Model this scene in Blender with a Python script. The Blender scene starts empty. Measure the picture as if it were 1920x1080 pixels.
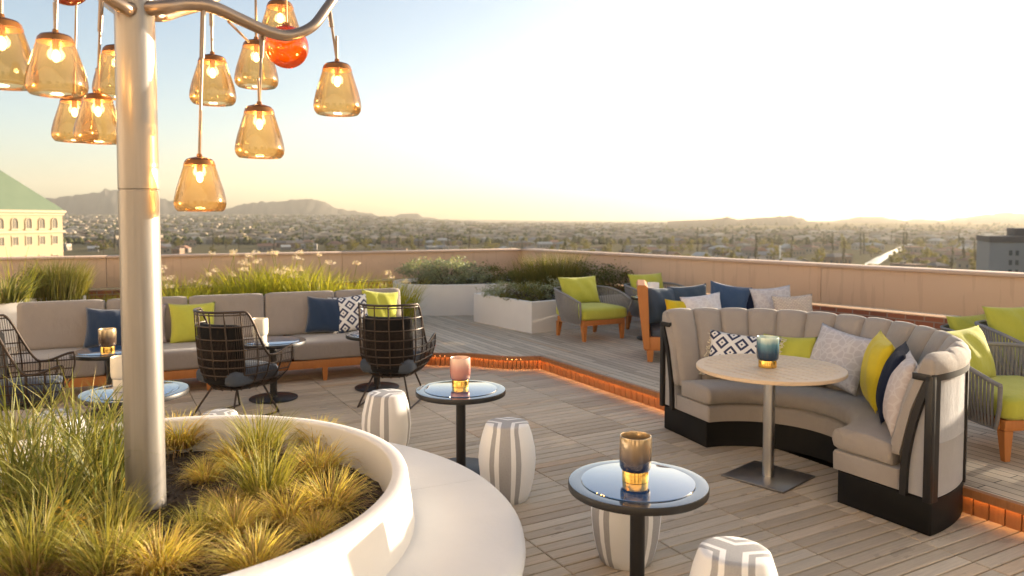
import bpy, bmesh, math, random
from mathutils import Vector, Matrix, Euler
R = math.radians
S = bpy.context.scene
COL = S.collection
rng = random.Random(7)

# ------------------------------------------------------------------ camera
F, PXC, PYC, PIT, EYE = 1400.0, 960.0, 478.0, R(2.74), 1.72
cam = bpy.data.cameras.new('camera')
cam.sensor_width = 36; cam.lens = 36 * F / 1920; cam.shift_y = -(540 - PYC) / 1920
cam.dof.use_dof = True; cam.dof.focus_distance = 4.3; cam.dof.aperture_fstop = 2.4
cam.clip_start = 0.05; cam.clip_end = 60000
co = bpy.data.objects.new('camera', cam); COL.objects.link(co)
co.location = (0, 0, EYE); co.rotation_euler = (R(90) - PIT, 0, 0)
S.camera = co

def ray(x, y):
    u = (x - PXC) / F; v = -(y - PYC) / F
    return Vector((u, math.cos(PIT) + v * math.sin(PIT), -math.sin(PIT) + v * math.cos(PIT)))
def at(x, y, z):
    """the point of the photograph's pixel that lies on the level plane z"""
    d = ray(x, y); t = (z - EYE) / d.z
    return Vector((d.x * t, d.y * t, z))
def dep(x, y, Y):
    d = ray(x, y); t = Y / d.y
    return Vector((d.x * t, Y, EYE + d.z * t))

ANG_N = R(29.0)                                   # deck boards run along N, the step runs along T
N = Vector((math.cos(ANG_N), math.sin(ANG_N), 0)); T = Vector((math.sin(ANG_N), -math.cos(ANG_N), 0))
def tn(t, n, z=0): return T * t + N * n + Vector((0, 0, z))
UP = 0.15                                         # raised deck

# ------------------------------------------------------------------ mesh helper
class MB:
    def __init__(s): s.v = []; s.f = []; s.m = []
    def add(s, vs, fs, mi=0, M=None):
        o = len(s.v)
        s.v += [tuple(M @ Vector(p)) if M is not None else tuple(p) for p in vs]
        s.f += [tuple(i + o for i in f) for f in fs]; s.m += [mi] * len(fs)
        return s
    def box(s, c, d, bev=0.0, rot=None, mi=0, seg=2, M=None):
        bm = bmesh.new(); bmesh.ops.create_cube(bm, size=1)
        bmesh.ops.scale(bm, vec=Vector(d), verts=bm.verts)
        if bev > 0: bmesh.ops.bevel(bm, geom=list(bm.edges), offset=bev, segments=seg, profile=.5, affect='EDGES')
        A = Matrix.Translation(Vector(c))
        if rot is not None: A = A @ Euler(rot).to_matrix().to_4x4()
        if M is not None: A = M @ A
        s._bm(bm, A, mi); return s
    def _bm(s, bm, A, mi=0):
        bm.verts.index_update()
        s.add([v.co for v in bm.verts], [[v.index for v in f.verts] for f in bm.faces], mi, A); bm.free()
    def tube(s, path, r, seg=8, mi=0, caps=True):
        P = [Vector(p) for p in path]; n = len(P)
        rs = r if isinstance(r, (list, tuple)) else [r] * n
        vs = []; fs = []; up = None
        for i in range(n):
            d = (P[min(i + 1, n - 1)] - P[max(i - 1, 0)])
            if d.length < 1e-9: d = Vector((0, 0, 1))
            d.normalize()
            if up is None: up = Vector((0, 0, 1)) if abs(d.z) < .9 else Vector((1, 0, 0))
            a = d.cross(up)
            if a.length < 1e-6: a = d.cross(Vector((0, 1, 0)))
            a.normalize(); up = a.cross(d).normalized()
            for k in range(seg):
                q = 2 * math.pi * k / seg
                vs.append(P[i] + (a * math.cos(q) + up * math.sin(q)) * rs[i])
        for i in range(n - 1):
            for k in range(seg):
                k2 = (k + 1) % seg
                fs.append((i * seg + k, i * seg + k2, (i + 1) * seg + k2, (i + 1) * seg + k))
        if caps:
            fs.append(tuple(range(seg - 1, -1, -1))); fs.append(tuple((n - 1) * seg + k for k in range(seg)))
        s.add(vs, fs, mi); return s
    def lathe(s, prof, seg=32, mi=0, c=(0, 0, 0), a0=0, a1=None, M=None):
        full = a1 is None
        n = seg if full else seg + 1
        vs = []; fs = []
        for k in range(n):
            a = (2 * math.pi * k / seg) if full else a0 + (a1 - a0) * k / seg
            for (r, z) in prof: vs.append((c[0] + r * math.cos(a), c[1] + r * math.sin(a), c[2] + z))
        m = len(prof)
        for k in range(seg):
            k2 = (k + 1) % n
            for j in range(m - 1):
                fs.append((k * m + j, k2 * m + j, k2 * m + j + 1, k * m + j + 1))
        s.add(vs, fs, mi, M); return s
    def sweep(s, profs, thetas, mi=0, M=None, caps=True, endr=0.0):
        """closed profile (r,z) swept round the z axis; profs: list of points or function of theta"""
        rings = []
        g = profs if callable(profs) else (lambda th: profs)
        def ring(th, sh=0.0, off=0.0):
            p = g(th)
            cr = sum(q[0] for q in p) / len(p); cz = sum(q[1] for q in p) / len(p)
            out = []
            for (r, z) in p:
                if sh:
                    dr, dz = cr - r, cz - z
                    L = math.hypot(dr, dz) or 1
                    r += dr / L * sh; z += dz / L * sh
                out.append((r * math.cos(th) - off * math.sin(th), r * math.sin(th) + off * math.cos(th), z))
            return out
        if endr:
            for a in (1.0, .55, .2): rings.append(ring(thetas[0], endr * (1 - math.sqrt(max(0, 1 - a * a))), -endr * a))
        for th in thetas: rings.append(ring(th))
        if endr:
            for a in (.2, .55, 1.0): rings.append(ring(thetas[-1], endr * (1 - math.sqrt(max(0, 1 - a * a))), endr * a))
        m = len(rings[0]); vs = [p for r_ in rings for p in r_]; fs = []
        for i in range(len(rings) - 1):
            for j in range(m):
                j2 = (j + 1) % m
                fs.append((i * m + j, (i + 1) * m + j, (i + 1) * m + j2, i * m + j2))
        if caps:
            fs.append(tuple(range(m))); fs.append(tuple((len(rings) - 1) * m + j for j in range(m - 1, -1, -1)))
        s.add(vs, fs, mi, M); return s
    def prism(s, poly, z0, z1, mi=0, M=None):
        n = len(poly)
        vs = [(x, y, z0) for x, y in poly] + [(x, y, z1) for x, y in poly]
        fs = [tuple(range(n - 1, -1, -1)), tuple(range(n, 2 * n))] + [(i, (i + 1) % n, n + (i + 1) % n, n + i) for i in range(n)]
        s.add(vs, fs, mi, M); return s
    def cushion(s, d, r=.05, puff=.02, n=8, M=None, mi=0, sag=None):
        hx, hy, hz = d[0] / 2, d[1] / 2, d[2] / 2
        r = min(r, hx, hy, hz)
        bm = bmesh.new(); bmesh.ops.create_cube(bm, size=2)
        bmesh.ops.subdivide_edges(bm, edges=list(bm.edges), cuts=n, use_grid_fill=True)
        for v in bm.verts:
            c = v.co; p = Vector()
            for i, h in enumerate((hx, hy, hz)):
                # push the grid towards the edges so that the rounding has enough rows
                q = c[i]; q = math.copysign(abs(q) ** .7, q); p[i] = q * h
            inn = Vector((max(-hx + r, min(hx - r, p.x)), max(-hy + r, min(hy - r, p.y)), max(-hz + r, min(hz - r, p.z))))
            dl = p - inn
            if dl.length > 1e-9: p = inn + dl.normalized() * r
            u, w, k = p.x / hx, p.y / hy, p.z / hz
            p.z += math.copysign(puff, p.z) * (1 - u * u) * (1 - w * w) * (abs(k) ** 2)
            v.co = p
        s._bm(bm, M if M is not None else Matrix(), mi); return s
    def build(s, name, mats, parent=None, smooth=35, loc=None):
        me = bpy.data.meshes.new(name); me.from_pydata(s.v, [], s.f); 
        for m in (mats if isinstance(mats, (list, tuple)) else [mats]): me.materials.append(m)
        if any(s.m): me.polygons.foreach_set('material_index', s.m)
        bm = bmesh.new(); bm.from_mesh(me); bmesh.ops.recalc_face_normals(bm, faces=bm.faces); bm.to_mesh(me); bm.free()
        if smooth is not None:
            me.polygons.foreach_set('use_smooth', [True] * len(me.polygons))
            if smooth < 180: me.set_sharp_from_angle(angle=R(smooth))
        me.update()
        o = bpy.data.objects.new(name, me); COL.objects.link(o)
        if parent is not None: o.parent = parent
        if loc is not None: o.location = loc
        return o

def raw(name, mb, mat, parent=None, smooth=False):
    """fast build without normal fixing (leaves, blades)"""
    me = bpy.data.meshes.new(name); me.from_pydata(mb.v, [], mb.f)
    for m in (mat if isinstance(mat, (list, tuple)) else [mat]): me.materials.append(m)
    if any(mb.m): me.polygons.foreach_set('material_index', mb.m)
    if smooth: me.polygons.foreach_set('use_smooth', [True] * len(me.polygons))
    o = bpy.data.objects.new(name, me); COL.objects.link(o)
    if parent is not None: o.parent = parent
    return o
def thing(name, label, cat, loc=(0, 0, 0), rotz=0.0, group=None):
    o = bpy.data.objects.new(name, None); COL.objects.link(o)
    o.empty_display_size = .1
    o.location = loc; o.rotation_euler = (0, 0, rotz); return tag(o, label, cat, group)
def tag(o, label, cat, group=None, kind=None):
    o['label'] = label; o['category'] = cat
    if group: o['group'] = group
    if kind: o['kind'] = kind
    return o
def struct(o, kind='structure'): o['kind'] = kind; return o
def dup(root, loc, rotz, label, group=None, scale=None):
    kids = [o for o in COL.objects if o.parent is not None]
    def cp(o, par):
        c = o.copy(); COL.objects.link(c)
        if par is not None: c.parent = par
        for k in [k for k in kids if k.parent == o]: cp(k, c)
        return c
    c = cp(root, None); c.location = loc; c.rotation_euler = (0, 0, rotz); c['label'] = label
    if group: c['group'] = group
    if scale: c.scale = scale if isinstance(scale, (tuple, list)) else (scale,) * 3
    return c

# ------------------------------------------------------------------ materials
def srgb(r, g, b):
    f = lambda c: c / 12.92 if c <= .04045 else ((c + .055) / 1.055) ** 2.4
    return (f(r / 255), f(g / 255), f(b / 255), 1)
class NT:
    def __init__(s, name):
        s.m = bpy.data.materials.new(name); s.m.use_nodes = True
        s.t = s.m.node_tree; s.n = s.t.nodes; s.p = s.n['Principled BSDF']; s.out = s.n['Material Output']
    def new(s, typ, **kw):
        n = s.n.new(typ)
        for k, v in kw.items(): setattr(n, k, v)
        return n
    def link(s, a, b): s.t.links.new(a, b)
    def val(s, sock, v):
        if hasattr(v, 'is_linked') or isinstance(v, bpy.types.NodeSocket): s.link(v, sock)
        else: sock.default_value = v
    def math(s, op, a, b=None, c=None):
        n = s.new('ShaderNodeMath', operation=op)
        for i, x in enumerate((a, b, c)):
            if x is not None: s.val(n.inputs[i], x)
        return n.outputs[0]
    def mix(s, f, a, b, blend='MIX'):
        n = s.new('ShaderNodeMix', data_type='RGBA', blend_type=blend)
        s.val(n.inputs[0], f); s.val(n.inputs[6], a); s.val(n.inputs[7], b); return n.outputs[2]
    def coord(s, which='Object'):
        return s.new('ShaderNodeTexCoord').outputs[which]
    def mapping(s, vec, loc=(0, 0, 0), rot=(0, 0, 0), sc=(1, 1, 1)):
        n = s.new('ShaderNodeMapping'); s.link(vec, n.inputs[0])
        n.inputs[1].default_value = loc; n.inputs[2].default_value = rot; n.inputs[3].default_value = sc; return n.outputs[0]
    def noise(s, vec, scale, detail=3, rough=.55):
        n = s.new('ShaderNodeTexNoise'); s.link(vec, n.inputs['Vector'])
        n.inputs['Scale'].default_value = scale; n.inputs['Detail'].default_value = detail; n.inputs['Roughness'].default_value = rough
        return n.outputs['Fac']
    def ramp(s, fac, stops, interp='LINEAR'):
        n = s.new('ShaderNodeValToRGB'); n.color_ramp.interpolation = interp
        e = n.color_ramp.elements
        while len(e) < len(stops): e.new(.5)
        for i, (p, c) in enumerate(stops): e[i].position = p; e[i].color = c if len(c) == 4 else (*c, 1)
        s.link(fac, n.inputs[0]); return n.outputs[0]
    def bump(s, h, strength=.3, dist=.01):
        n = s.new('ShaderNodeBump'); n.inputs['Strength'].default_value = strength; n.inputs['Distance'].default_value = dist
        s.link(h, n.inputs['Height']); s.link(n.outputs[0], s.p.inputs['Normal']); return n
    def set(s, **kw):
        for k, v in kw.items(): s.val(s.p.inputs[k.replace('_', ' ')], v)
        return s
def c4(c): return (c[0], c[1], c[2], 1)
def sc(c, k): return (min(1, c[0] * k), min(1, c[1] * k), min(1, c[2] * k), 1)

def mat_plain(name, col, rough=.5, metal=0.0, var=.12, nscale=6, bump=0.0, bscale=60, spec=.5, coat=0.0):
    t = NT(name); co_ = t.coord()
    f = t.noise(co_, nscale, 5)
    t.set(Base_Color=t.mix(f, sc(col, 1 - var), sc(col, 1 + var)), Roughness=rough, Metallic=metal)
    t.p.inputs['Specular IOR Level'].default_value = spec
    t.p.inputs['Coat Weight'].default_value = coat
    if bump: t.bump(t.noise(co_, bscale, 3), bump, .004)
    return t.m
def mat_fabric(name, col, var=.12, weave=700, sheen=.25):
    t = NT(name); co_ = t.coord()
    f = t.noise(co_, 9, 6, .7); g = t.noise(co_, weave * .55, 1)
    c = t.mix(f, sc(col, 1 - var), sc(col, 1 + var))
    c = t.mix(t.math('MULTIPLY', g, .45), c, sc(col, .55))
    t.set(Base_Color=c, Roughness=.9)
    t.p.inputs['Specular IOR Level'].default_value = .15
    t.p.inputs['Sheen Weight'].default_value = sheen; t.p.inputs['Sheen Roughness'].default_value = .5
    wr = t.noise(t.mapping(co_, sc=(1, 1, .45)), 7, 4, .6)
    h = t.math('ADD', t.math('MULTIPLY', t.noise(co_, weave, 1), .3), t.math('MULTIPLY', wr, 3.2))
    t.bump(h, .5, .010)
    return t.m
def mat_wood(name, c1, c2, along=(1, 12, 12), scale=3.0, rough=.55, island=False, bump=.15):
    t = NT(name); co_ = t.coord()
    mp = t.mapping(co_, sc=along)
    f = t.noise(mp, scale, 6, .65)
    c = t.mix(f, c1, c2)
    if island:
        g = t.new('ShaderNodeNewGeometry').outputs['Random Per Island']
        c = t.mix(t.math('MULTIPLY', g, .55), c, sc(c1, .55))
    t.set(Base_Color=c, Roughness=rough); t.bump(f, bump, .003); return t.m
def mat_leaf(name, cols, trans=.5, rough=.55, tint=(1, 1, 1)):
    t = NT(name)
    g = t.new('ShaderNodeNewGeometry').outputs['Random Per Island']
    n = len(cols)
    c = t.ramp(g, [(i / max(1, n - 1), cols[i]) for i in range(n)])
    t.set(Base_Color=c, Roughness=rough); t.p.inputs['Specular IOR Level'].default_value = .3
    tr = t.new('ShaderNodeBsdfTranslucent'); t.link(t.mix(1.0, c, (1.35, 1.25, .55, 1), 'MULTIPLY'), tr.inputs[0])
    mx = t.new('ShaderNodeMixShader'); mx.inputs[0].default_value = trans
    t.link(t.p.outputs[0], mx.inputs[1]); t.link(tr.outputs[0], mx.inputs[2]); t.link(mx.outputs[0], t.out.inputs[0])
    return t.m
def mat_emit(name, col, st):
    t = NT(name); t.set(Base_Color=c4(col), Emission_Color=c4(col), Emission_Strength=st); return t.m
def mat_glass(name, tint, edge, gloss=.09, milk=.04):
    """thin blown glass: tinted straight-through light, deeper where the wall is seen edge-on, and a clear surface reflection"""
    t = NT(name)
    lw = t.new('ShaderNodeLayerWeight'); lw.inputs[0].default_value = .35
    co_ = t.coord(); nz = t.noise(co_, 18, 3)
    c = t.mix(t.math('MULTIPLY', lw.outputs['Facing'], 1.0), c4(tint), c4(edge))
    c = t.mix(t.math('MULTIPLY', nz, .25), c, c4(edge))
    tr = t.new('ShaderNodeBsdfTransparent'); t.link(c, tr.inputs[0])
    gl = t.new('ShaderNodeBsdfGlossy'); gl.inputs['Roughness'].default_value = .06
    fr = t.new('ShaderNodeFresnel'); fr.inputs[0].default_value = 1.45
    sd = t.new('ShaderNodeBsdfTranslucent'); sd.inputs[0].default_value = c4(tint)
    m0 = t.new('ShaderNodeMixShader'); m0.inputs[0].default_value = milk
    t.link(tr.outputs[0], m0.inputs[1]); t.link(sd.outputs[0], m0.inputs[2])
    mx = t.new('ShaderNodeMixShader'); t.link(t.math('ADD', t.math('MULTIPLY', fr.outputs[0], .8), gloss * .3), mx.inputs[0])
    t.link(m0.outputs[0], mx.inputs[1]); t.link(gl.outputs[0], mx.inputs[2]); t.link(mx.outputs[0], t.out.inputs[0])
    return t.m

M = {}
M['grey_fabric'] = mat_fabric('grey fabric', (.39, .345, .305))
M['sofa_fabric'] = mat_fabric('sofa fabric', (.36, .315, .28))
M['panel_fabric'] = mat_fabric('panel fabric', (.42, .41, .41))
M['navy'] = mat_fabric('navy velvet', (.022, .045, .095), sheen=.5)
M['dark_navy'] = mat_fabric('dark navy cloth', (.010, .016, .04), sheen=.05)
M['blue_grey'] = mat_fabric('blue grey cloth', (.06, .095, .14))
M['blue'] = mat_fabric('slate blue cloth', (.055, .10, .19))
M['lime'] = mat_fabric('lime cloth', (.55, .55, .08), sheen=.2)
M['lime_soft'] = mat_fabric('pale lime cloth', (.44, .52, .10), sheen=.2)
M['yellow'] = mat_fabric('yellow cloth', (.72, .56, .03), sheen=.2)
M['pink'] = mat_fabric('pale pink cloth', (.55, .42, .40))
M['charcoal'] = mat_fabric('charcoal cloth', (.014, .013, .013), sheen=.03)
M['seat_slate'] = mat_fabric('slate seat cloth', (.075, .09, .115), sheen=.1)
M['white_plaster'] = mat_plain('white plaster', (.70, .68, .65), .78, var=.11, nscale=2.2, bump=.25, bscale=45)
M['black_metal'] = mat_plain('black metal', (.011, .009, .008), .45, .0, bump=.05)
M['black_ply'] = mat_plain('black painted board', (.008, .0075, .007), .6, .0, bump=.05, spec=.25)
M['brown_wire'] = mat_plain('bronze wire', (.055, .038, .028), .4, .5)
M['steel'] = mat_plain('brushed steel', (.62, .60, .57), .28, 1.0, var=.06)
M['dark_steel'] = mat_plain('brushed steel plate', (.30, .28, .26), .35, 1.0, var=.1)
M['gold'] = mat_plain('gold glaze', (.85, .52, .13), .2, 1.0, var=.15, nscale=30)
M['teak'] = mat_wood('teak', srgb(196, 128, 66), srgb(168, 100, 46), (6, 6, 1), 4)
M['wicker'] = mat_plain('woven rope', (.23, .225, .23), .85, var=.2, nscale=40, bump=.4, bscale=200)
M['wicker_dark'] = mat_plain('dark woven rope', (.20, .19, .19), .85, var=.2, nscale=40, bump=.4, bscale=200)
M['soil'] = mat_plain('dark mulch', (.03, .021, .015), .95, var=.6, nscale=60, bump=1.0, bscale=70)
M['led'] = mat_emit('orange light strip', (1.0, .46, .13), 5)
M['bulb'] = mat_emit('warm bulb', (1.0, .70, .36), 7)
M['amber_glass'] = mat_glass('amber glass', (.80, .64, .38), (.58, .28, .06))
M['orange_glass'] = mat_glass('orange glass', (1.0, .36, .03), (.90, .16, .01), .15, .35)
M['candle_white'] = mat_plain('milk glass', (.85, .78, .62), .35, var=.03)
M['dark_glass'] = mat_plain('dark window glass', (.09, .09, .09), .15)
# satin steel of the lamp tree
def m_pole():
    t = NT('satin metal pole'); co_ = t.coord()
    f = t.noise(t.mapping(co_, sc=(14, 14, .5)), 4, 4)
    t.set(Base_Color=t.mix(f, (.22, .205, .19, 1), (.31, .29, .27, 1)), Roughness=t.math('ADD', t.math('MULTIPLY', f, .14), .30), Metallic=.55)
    return t.m
M['pole'] = m_pole()
# navy glass top of the side tables
def m_top():
    t = NT('navy lacquered glass'); t.set(Base_Color=(.012, .06, .17, 1), Roughness=.04)
    t.p.inputs['IOR'].default_value = 3.2; t.p.inputs['Coat Weight'].default_value = 1.0; t.p.inputs['Coat Roughness'].default_value = .02; t.p.inputs['Coat IOR'].default_value = 2.6; return t.m
M['navy_glass'] = m_top()
def m_rim():
    t = NT('black lacquer rim'); t.set(Base_Color=(.012, .011, .011, 1), Roughness=.12)
    t.p.inputs['Coat Weight'].default_value = 1.0; t.p.inputs['Coat Roughness'].default_value = .04; t.p.inputs['Coat IOR'].default_value = 2.6; return t.m
M['rim'] = m_rim()
# candle glazes shade from one colour to another up the cup
def m_glaze(name, stops, rough=.18, metal=.0):
    t = NT(name); co_ = t.coord()
    sx = t.new('ShaderNodeSeparateXYZ'); t.link(co_, sx.inputs[0])
    h = t.math('ADD', t.math('DIVIDE', sx.outputs['Z'], .2), t.math('MULTIPLY', t.math('SUBTRACT', t.noise(t.mapping(co_, sc=(1, 1, .25)), 28, 4), .5), .22))
    t.set(Base_Color=t.ramp(h, stops), Roughness=rough, Metallic=metal)
    t.p.inputs['Coat Weight'].default_value = .6; t.p.inputs['Coat Roughness'].default_value = .06
    return t.m
M['glaze_smoke'] = m_glaze('smoke to navy glaze', [(.2, (.02, .025, .06)), (.42, (.05, .05, .08)), (.62, (.22, .16, .11)), (.95, (.45, .33, .19))], .16, .55)
M['glaze_blue'] = m_glaze('navy to turquoise glaze', [(.2, (.015, .025, .05)), (.5, (.03, .07, .13)), (.78, (.12, .27, .34)), (.98, (.55, .66, .58))], .16, .2)
M['glaze_pink'] = m_glaze('rose glaze', [(.2, (.40, .16, .12)), (.6, (.60, .27, .22)), (.95, (.82, .55, .42))], .2, .1)
M['glaze_amber'] = m_glaze('brown smoke glaze', [(.2, (.10, .06, .03)), (.6, (.12, .08, .06)), (.95, (.55, .42, .24))], .16, .4)
# printed cushion: navy diamonds on white
def m_diamond(name, cell=.085):
    t = NT(name); co_ = t.coord()
    mp = t.mapping(co_, rot=(0, R(45), 0), sc=(1 / cell, 1, 1 / cell))
    sx = t.new('ShaderNodeSeparateXYZ'); t.link(mp, sx.inputs[0])
    fx = t.math('ABSOLUTE', t.math('SUBTRACT', t.math('FRACT', t.math('ADD', sx.outputs['X'], 50.0)), .5))
    fz = t.math('ABSOLUTE', t.math('SUBTRACT', t.math('FRACT', t.math('ADD', sx.outputs['Z'], 50.0)), .5))
    d = t.math('MAXIMUM', fx, fz)
    w, b = (.78, .76, .72), (.025, .035, .09)
    c = t.ramp(d, [(0, b), (.06, w), (.20, b), (.36, w)], 'CONSTANT')
    t.set(Base_Color=c, Roughness=.9); t.bump(t.noise(co_, 500, 1), .3, .004); return t.m
M['diamond'] = m_diamond('navy diamond print', .108)
M['diamond_small'] = m_diamond('navy diamond print fine', .12)
def m_lace(name, c1, c2, cell=.05):
    t = NT(name); co_ = t.coord()
    v = t.new('ShaderNodeTexVoronoi', feature='DISTANCE_TO_EDGE'); t.link(t.mapping(co_, sc=(1, .2, 1)), v.inputs['Vector']); v.inputs['Scale'].default_value = 1 / cell
    f = t.math('LESS_THAN', v.outputs['Distance'], .09)
    t.set(Base_Color=t.mix(t.math('MULTIPLY', f, .6), c4(c1), c4(c2)), Roughness=.9); t.bump(t.noise(co_, 500, 1), .3, .004); return t.m
M['lace_grey'] = m_lace('grey leaf print', (.52, .49, .50), (.66, .64, .64))
M['lace_pink'] = m_lace('pale blush leaf print', (.58, .50, .46), (.68, .62, .58))
M['lace_white'] = m_lace('white leaf print', (.66, .64, .66), (.78, .77, .78))
def m_stitch():
    t = NT('cream stitched print'); co_ = t.coord()
    b = t.new('ShaderNodeTexBrick'); t.link(t.mapping(co_, rot=(R(90), 0, 0)), b.inputs[0]); b.inputs['Scale'].default_value = 14
    b.inputs['Color1'].default_value = (.70, .62, .50, 1); b.inputs['Color2'].default_value = (.62, .52, .44, 1); b.inputs['Mortar'].default_value = (.36, .28, .24, 1); b.inputs['Mortar Size'].default_value = .03
    t.set(Base_Color=b.outputs[0], Roughness=.9); return t.m
M['stitch'] = m_stitch()
# drum stool: three-armed grey star on top whose stripes run on down the sides
def m_stool():
    t = NT('striped stool cloth'); co_ = t.coord()
    sx = t.new('ShaderNodeSeparateXYZ'); t.link(co_, sx.inputs[0])
    x, y = sx.outputs['X'], sx.outputs['Y']
    a = t.math('ARCTAN2', y, x); th = t.math('PINGPONG', t.math('ADD', a, 2 * math.pi), R(60))
    r = t.math('SQRT', t.math('ADD', t.math('MULTIPLY', x, x), t.math('MULTIPLY', y, y)))
    r = t.math('MINIMUM', r, .14)
    d = t.math('DIVIDE', t.math('MULTIPLY', r, t.math('SINE', th)), .14)
    g = t.noise(co_, 230, 2); w = t.mix(g, (.84, .83, .81, 1), (.76, .75, .73, 1)); k = t.mix(g, (.46, .45, .45, 1), (.27, .265, .26, 1))
    m = t.ramp(d, [(0, (1, 1, 1)), (.21, (0, 0, 0)), (.37, (1, 1, 1)), (.54, (0, 0, 0))], 'CONSTANT')
    t.set(Base_Color=t.mix(m, w, k), Roughness=.8); t.bump(t.noise(co_, 260, 2), .25, .004); return t.m
M['stool'] = m_stool()
# decking
def m_deck(name, geo):
    t = NT(name); co_ = t.coord()
    if geo:
        isl = t.new('ShaderNodeNewGeometry').outputs['Random Per Island']
        mp = t.mapping(co_, rot=(0, 0, -ANG_N), sc=(1, 1, 1)); fac = None
    else:
        mp = t.mapping(co_, rot=(0, 0, -ANG_N + R(90)))
        b = t.new('ShaderNodeTexBrick', offset=.5, offset_frequency=2); t.link(mp, b.inputs[0])
        b.inputs['Scale'].default_value = 1; b.inputs['Brick Width'].default_value = 1.22; b.inputs['Row Height'].default_value = .0875
        b.inputs['Mortar Size'].default_value = .0035; b.inputs['Mortar Smooth'].default_value = .2
        b.inputs['Color1'].default_value = (0, 0, 0, 1); b.inputs['Color2'].default_value = (1, 1, 1, 1); b.inputs['Mortar'].default_value = (.5, .5, .5, 1)
        isl = b.outputs[0]; fac = b.outputs[1]
    gr = t.noise(t.mapping(mp, sc=(1.6, 26, 26)), 3.2, 7, .7)
    big = t.noise(co_, .45, 3)
    c = t.mix(gr, (.34, .275, .20, 1), (.84, .73, .58, 1))
    tone = t.ramp(isl, [(0, (.74, .70, .65)), (.25, (.90, .88, .84)), (.55, (1.0, .99, .96)), (.85, (1.08, 1.07, 1.05)), (.95, (.98, .84, .70)), (1, (1.18, 1.17, 1.15))])
    c = t.mix(1.0, c, tone, 'MULTIPLY')
    c = t.mix(t.math('MULTIPLY', big, .35), c, (.42, .32, .23, 1))
    st = t.math('LESS_THAN', t.noise(t.mapping(mp, sc=(.7, 2, 1)), 5, 4, .6), .36)
    c = t.mix(t.math('MULTIPLY', st, .25), c, (.14, .10, .075, 1))
    h = gr
    if fac is not None:
        c = t.mix(fac, c, (.02, .015, .012, 1)); h = t.math('SUBTRACT', t.math('MULTIPLY', gr, .2), fac)
    t.set(Base_Color=c, Roughness=.62); t.bump(h, .35 if geo else .5, .004 if geo else .006)
    t.p.inputs['Specular IOR Level'].default_value = .35
    return t.m
M['deck'] = m_deck('weathered deck tiles', True)
M['deck_up'] = m_deck('weathered deck boards', False)
M['riser'] = mat_wood('red brown riser boards', srgb(196, 136, 84), srgb(118, 70, 42), (8, 8, 1), 4, island=True)
M['teak_top'] = mat_wood('bleached teak slats', srgb(228, 208, 180), srgb(204, 174, 140), (1, 10, 10), 5, island=False)
# parapet render
def m_wall():
    t = NT('tan render'); co_ = t.coord()
    f = t.noise(co_, .8, 5); s_ = t.noise(t.mapping(co_, sc=(5, 5, .35)), 2.4, 5)
    c = t.mix(f, (.56, .385, .26, 1), (.65, .465, .325, 1)); c = t.mix(t.math('MULTIPLY', t.math('GREATER_THAN', s_, .58), .18), c, (.33, .20, .14, 1))
    t.set(Base_Color=c, Roughness=.8); t.bump(t.noise(co_, 45, 4), .2, .004); return t.m
M['wall'] = m_wall()
M['coping'] = mat_plain('coping render', (.58, .42, .32), .8, var=.1, nscale=4, bump=.1)
def m_brick(rotz):
    t = NT('red brick'); co_ = t.coord()
    b = t.new('ShaderNodeTexBrick'); t.link(t.mapping(co_, rot=(R(90), 0, 0)), b.inputs[0]); b.inputs['Scale'].default_value = 1
    b.inputs['Brick Width'].default_value = .21; b.inputs['Row Height'].default_value = .07; b.inputs['Mortar Size'].default_value = .007
    b.inputs['Color1'].default_value = (.34, .115, .055, 1); b.inputs['Color2'].default_value = (.20, .07, .04, 1); b.inputs['Mortar'].default_value = (.30, .22, .17, 1)
    t.set(Base_Color=b.outputs[0], Roughness=.85); t.bump(t.math('SUBTRACT', 1.0, b.outputs[1]), .5, .006); return t.m
M['brick'] = m_brick(0)

# ------------------------------------------------------------------ light, sky
SUN_AZ, SUN_EL = R(57), R(7.2)
sd = Vector((math.sin(SUN_AZ) * math.cos(SUN_EL), math.cos(SUN_AZ) * math.cos(SUN_EL), math.sin(SUN_EL)))
sl = bpy.data.lights.new('sun', 'SUN'); sl.energy = 5.0; sl.angle = R(.6); sl.color = (1.0, .84, .64)
so = bpy.data.objects.new('sun', sl); COL.objects.link(so); so.rotation_euler = sd.to_track_quat('Z', 'Y').to_euler(); so.location = (0, 0, 50)
w = bpy.data.worlds.new('World'); S.world = w; w.use_nodes = True
wt = w.node_tree; bg = wt.nodes['Background']
sk = wt.nodes.new('ShaderNodeTexSky'); sk.sky_type = 'NISHITA'; sk.sun_disc = False
sk.sun_elevation = SUN_EL; sk.sun_rotation = SUN_AZ; sk.altitude = 1100; sk.air_density = .85; sk.dust_density = 5.0; sk.ozone_density = .7
wt.links.new(sk.outputs[0], bg.inputs[0]); bg.inputs[1].default_value = .10
S.view_settings.view_transform = 'Standard'; S.view_settings.look = 'None'; S.view_settings.exposure = 1.90; S.view_settings.gamma = 1
S.cycles.use_denoising = True
try: S.cycles.denoiser = 'OPENIMAGEDENOISE'
except Exception: pass
S.cycles.max_bounces = 8; S.cycles.transparent_max_bounces = 24; S.cycles.volume_bounces = 0
S.cycles.caustics_reflective = False; S.cycles.caustics_refractive = False
S.cycles.sample_clamp_indirect = 6

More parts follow.
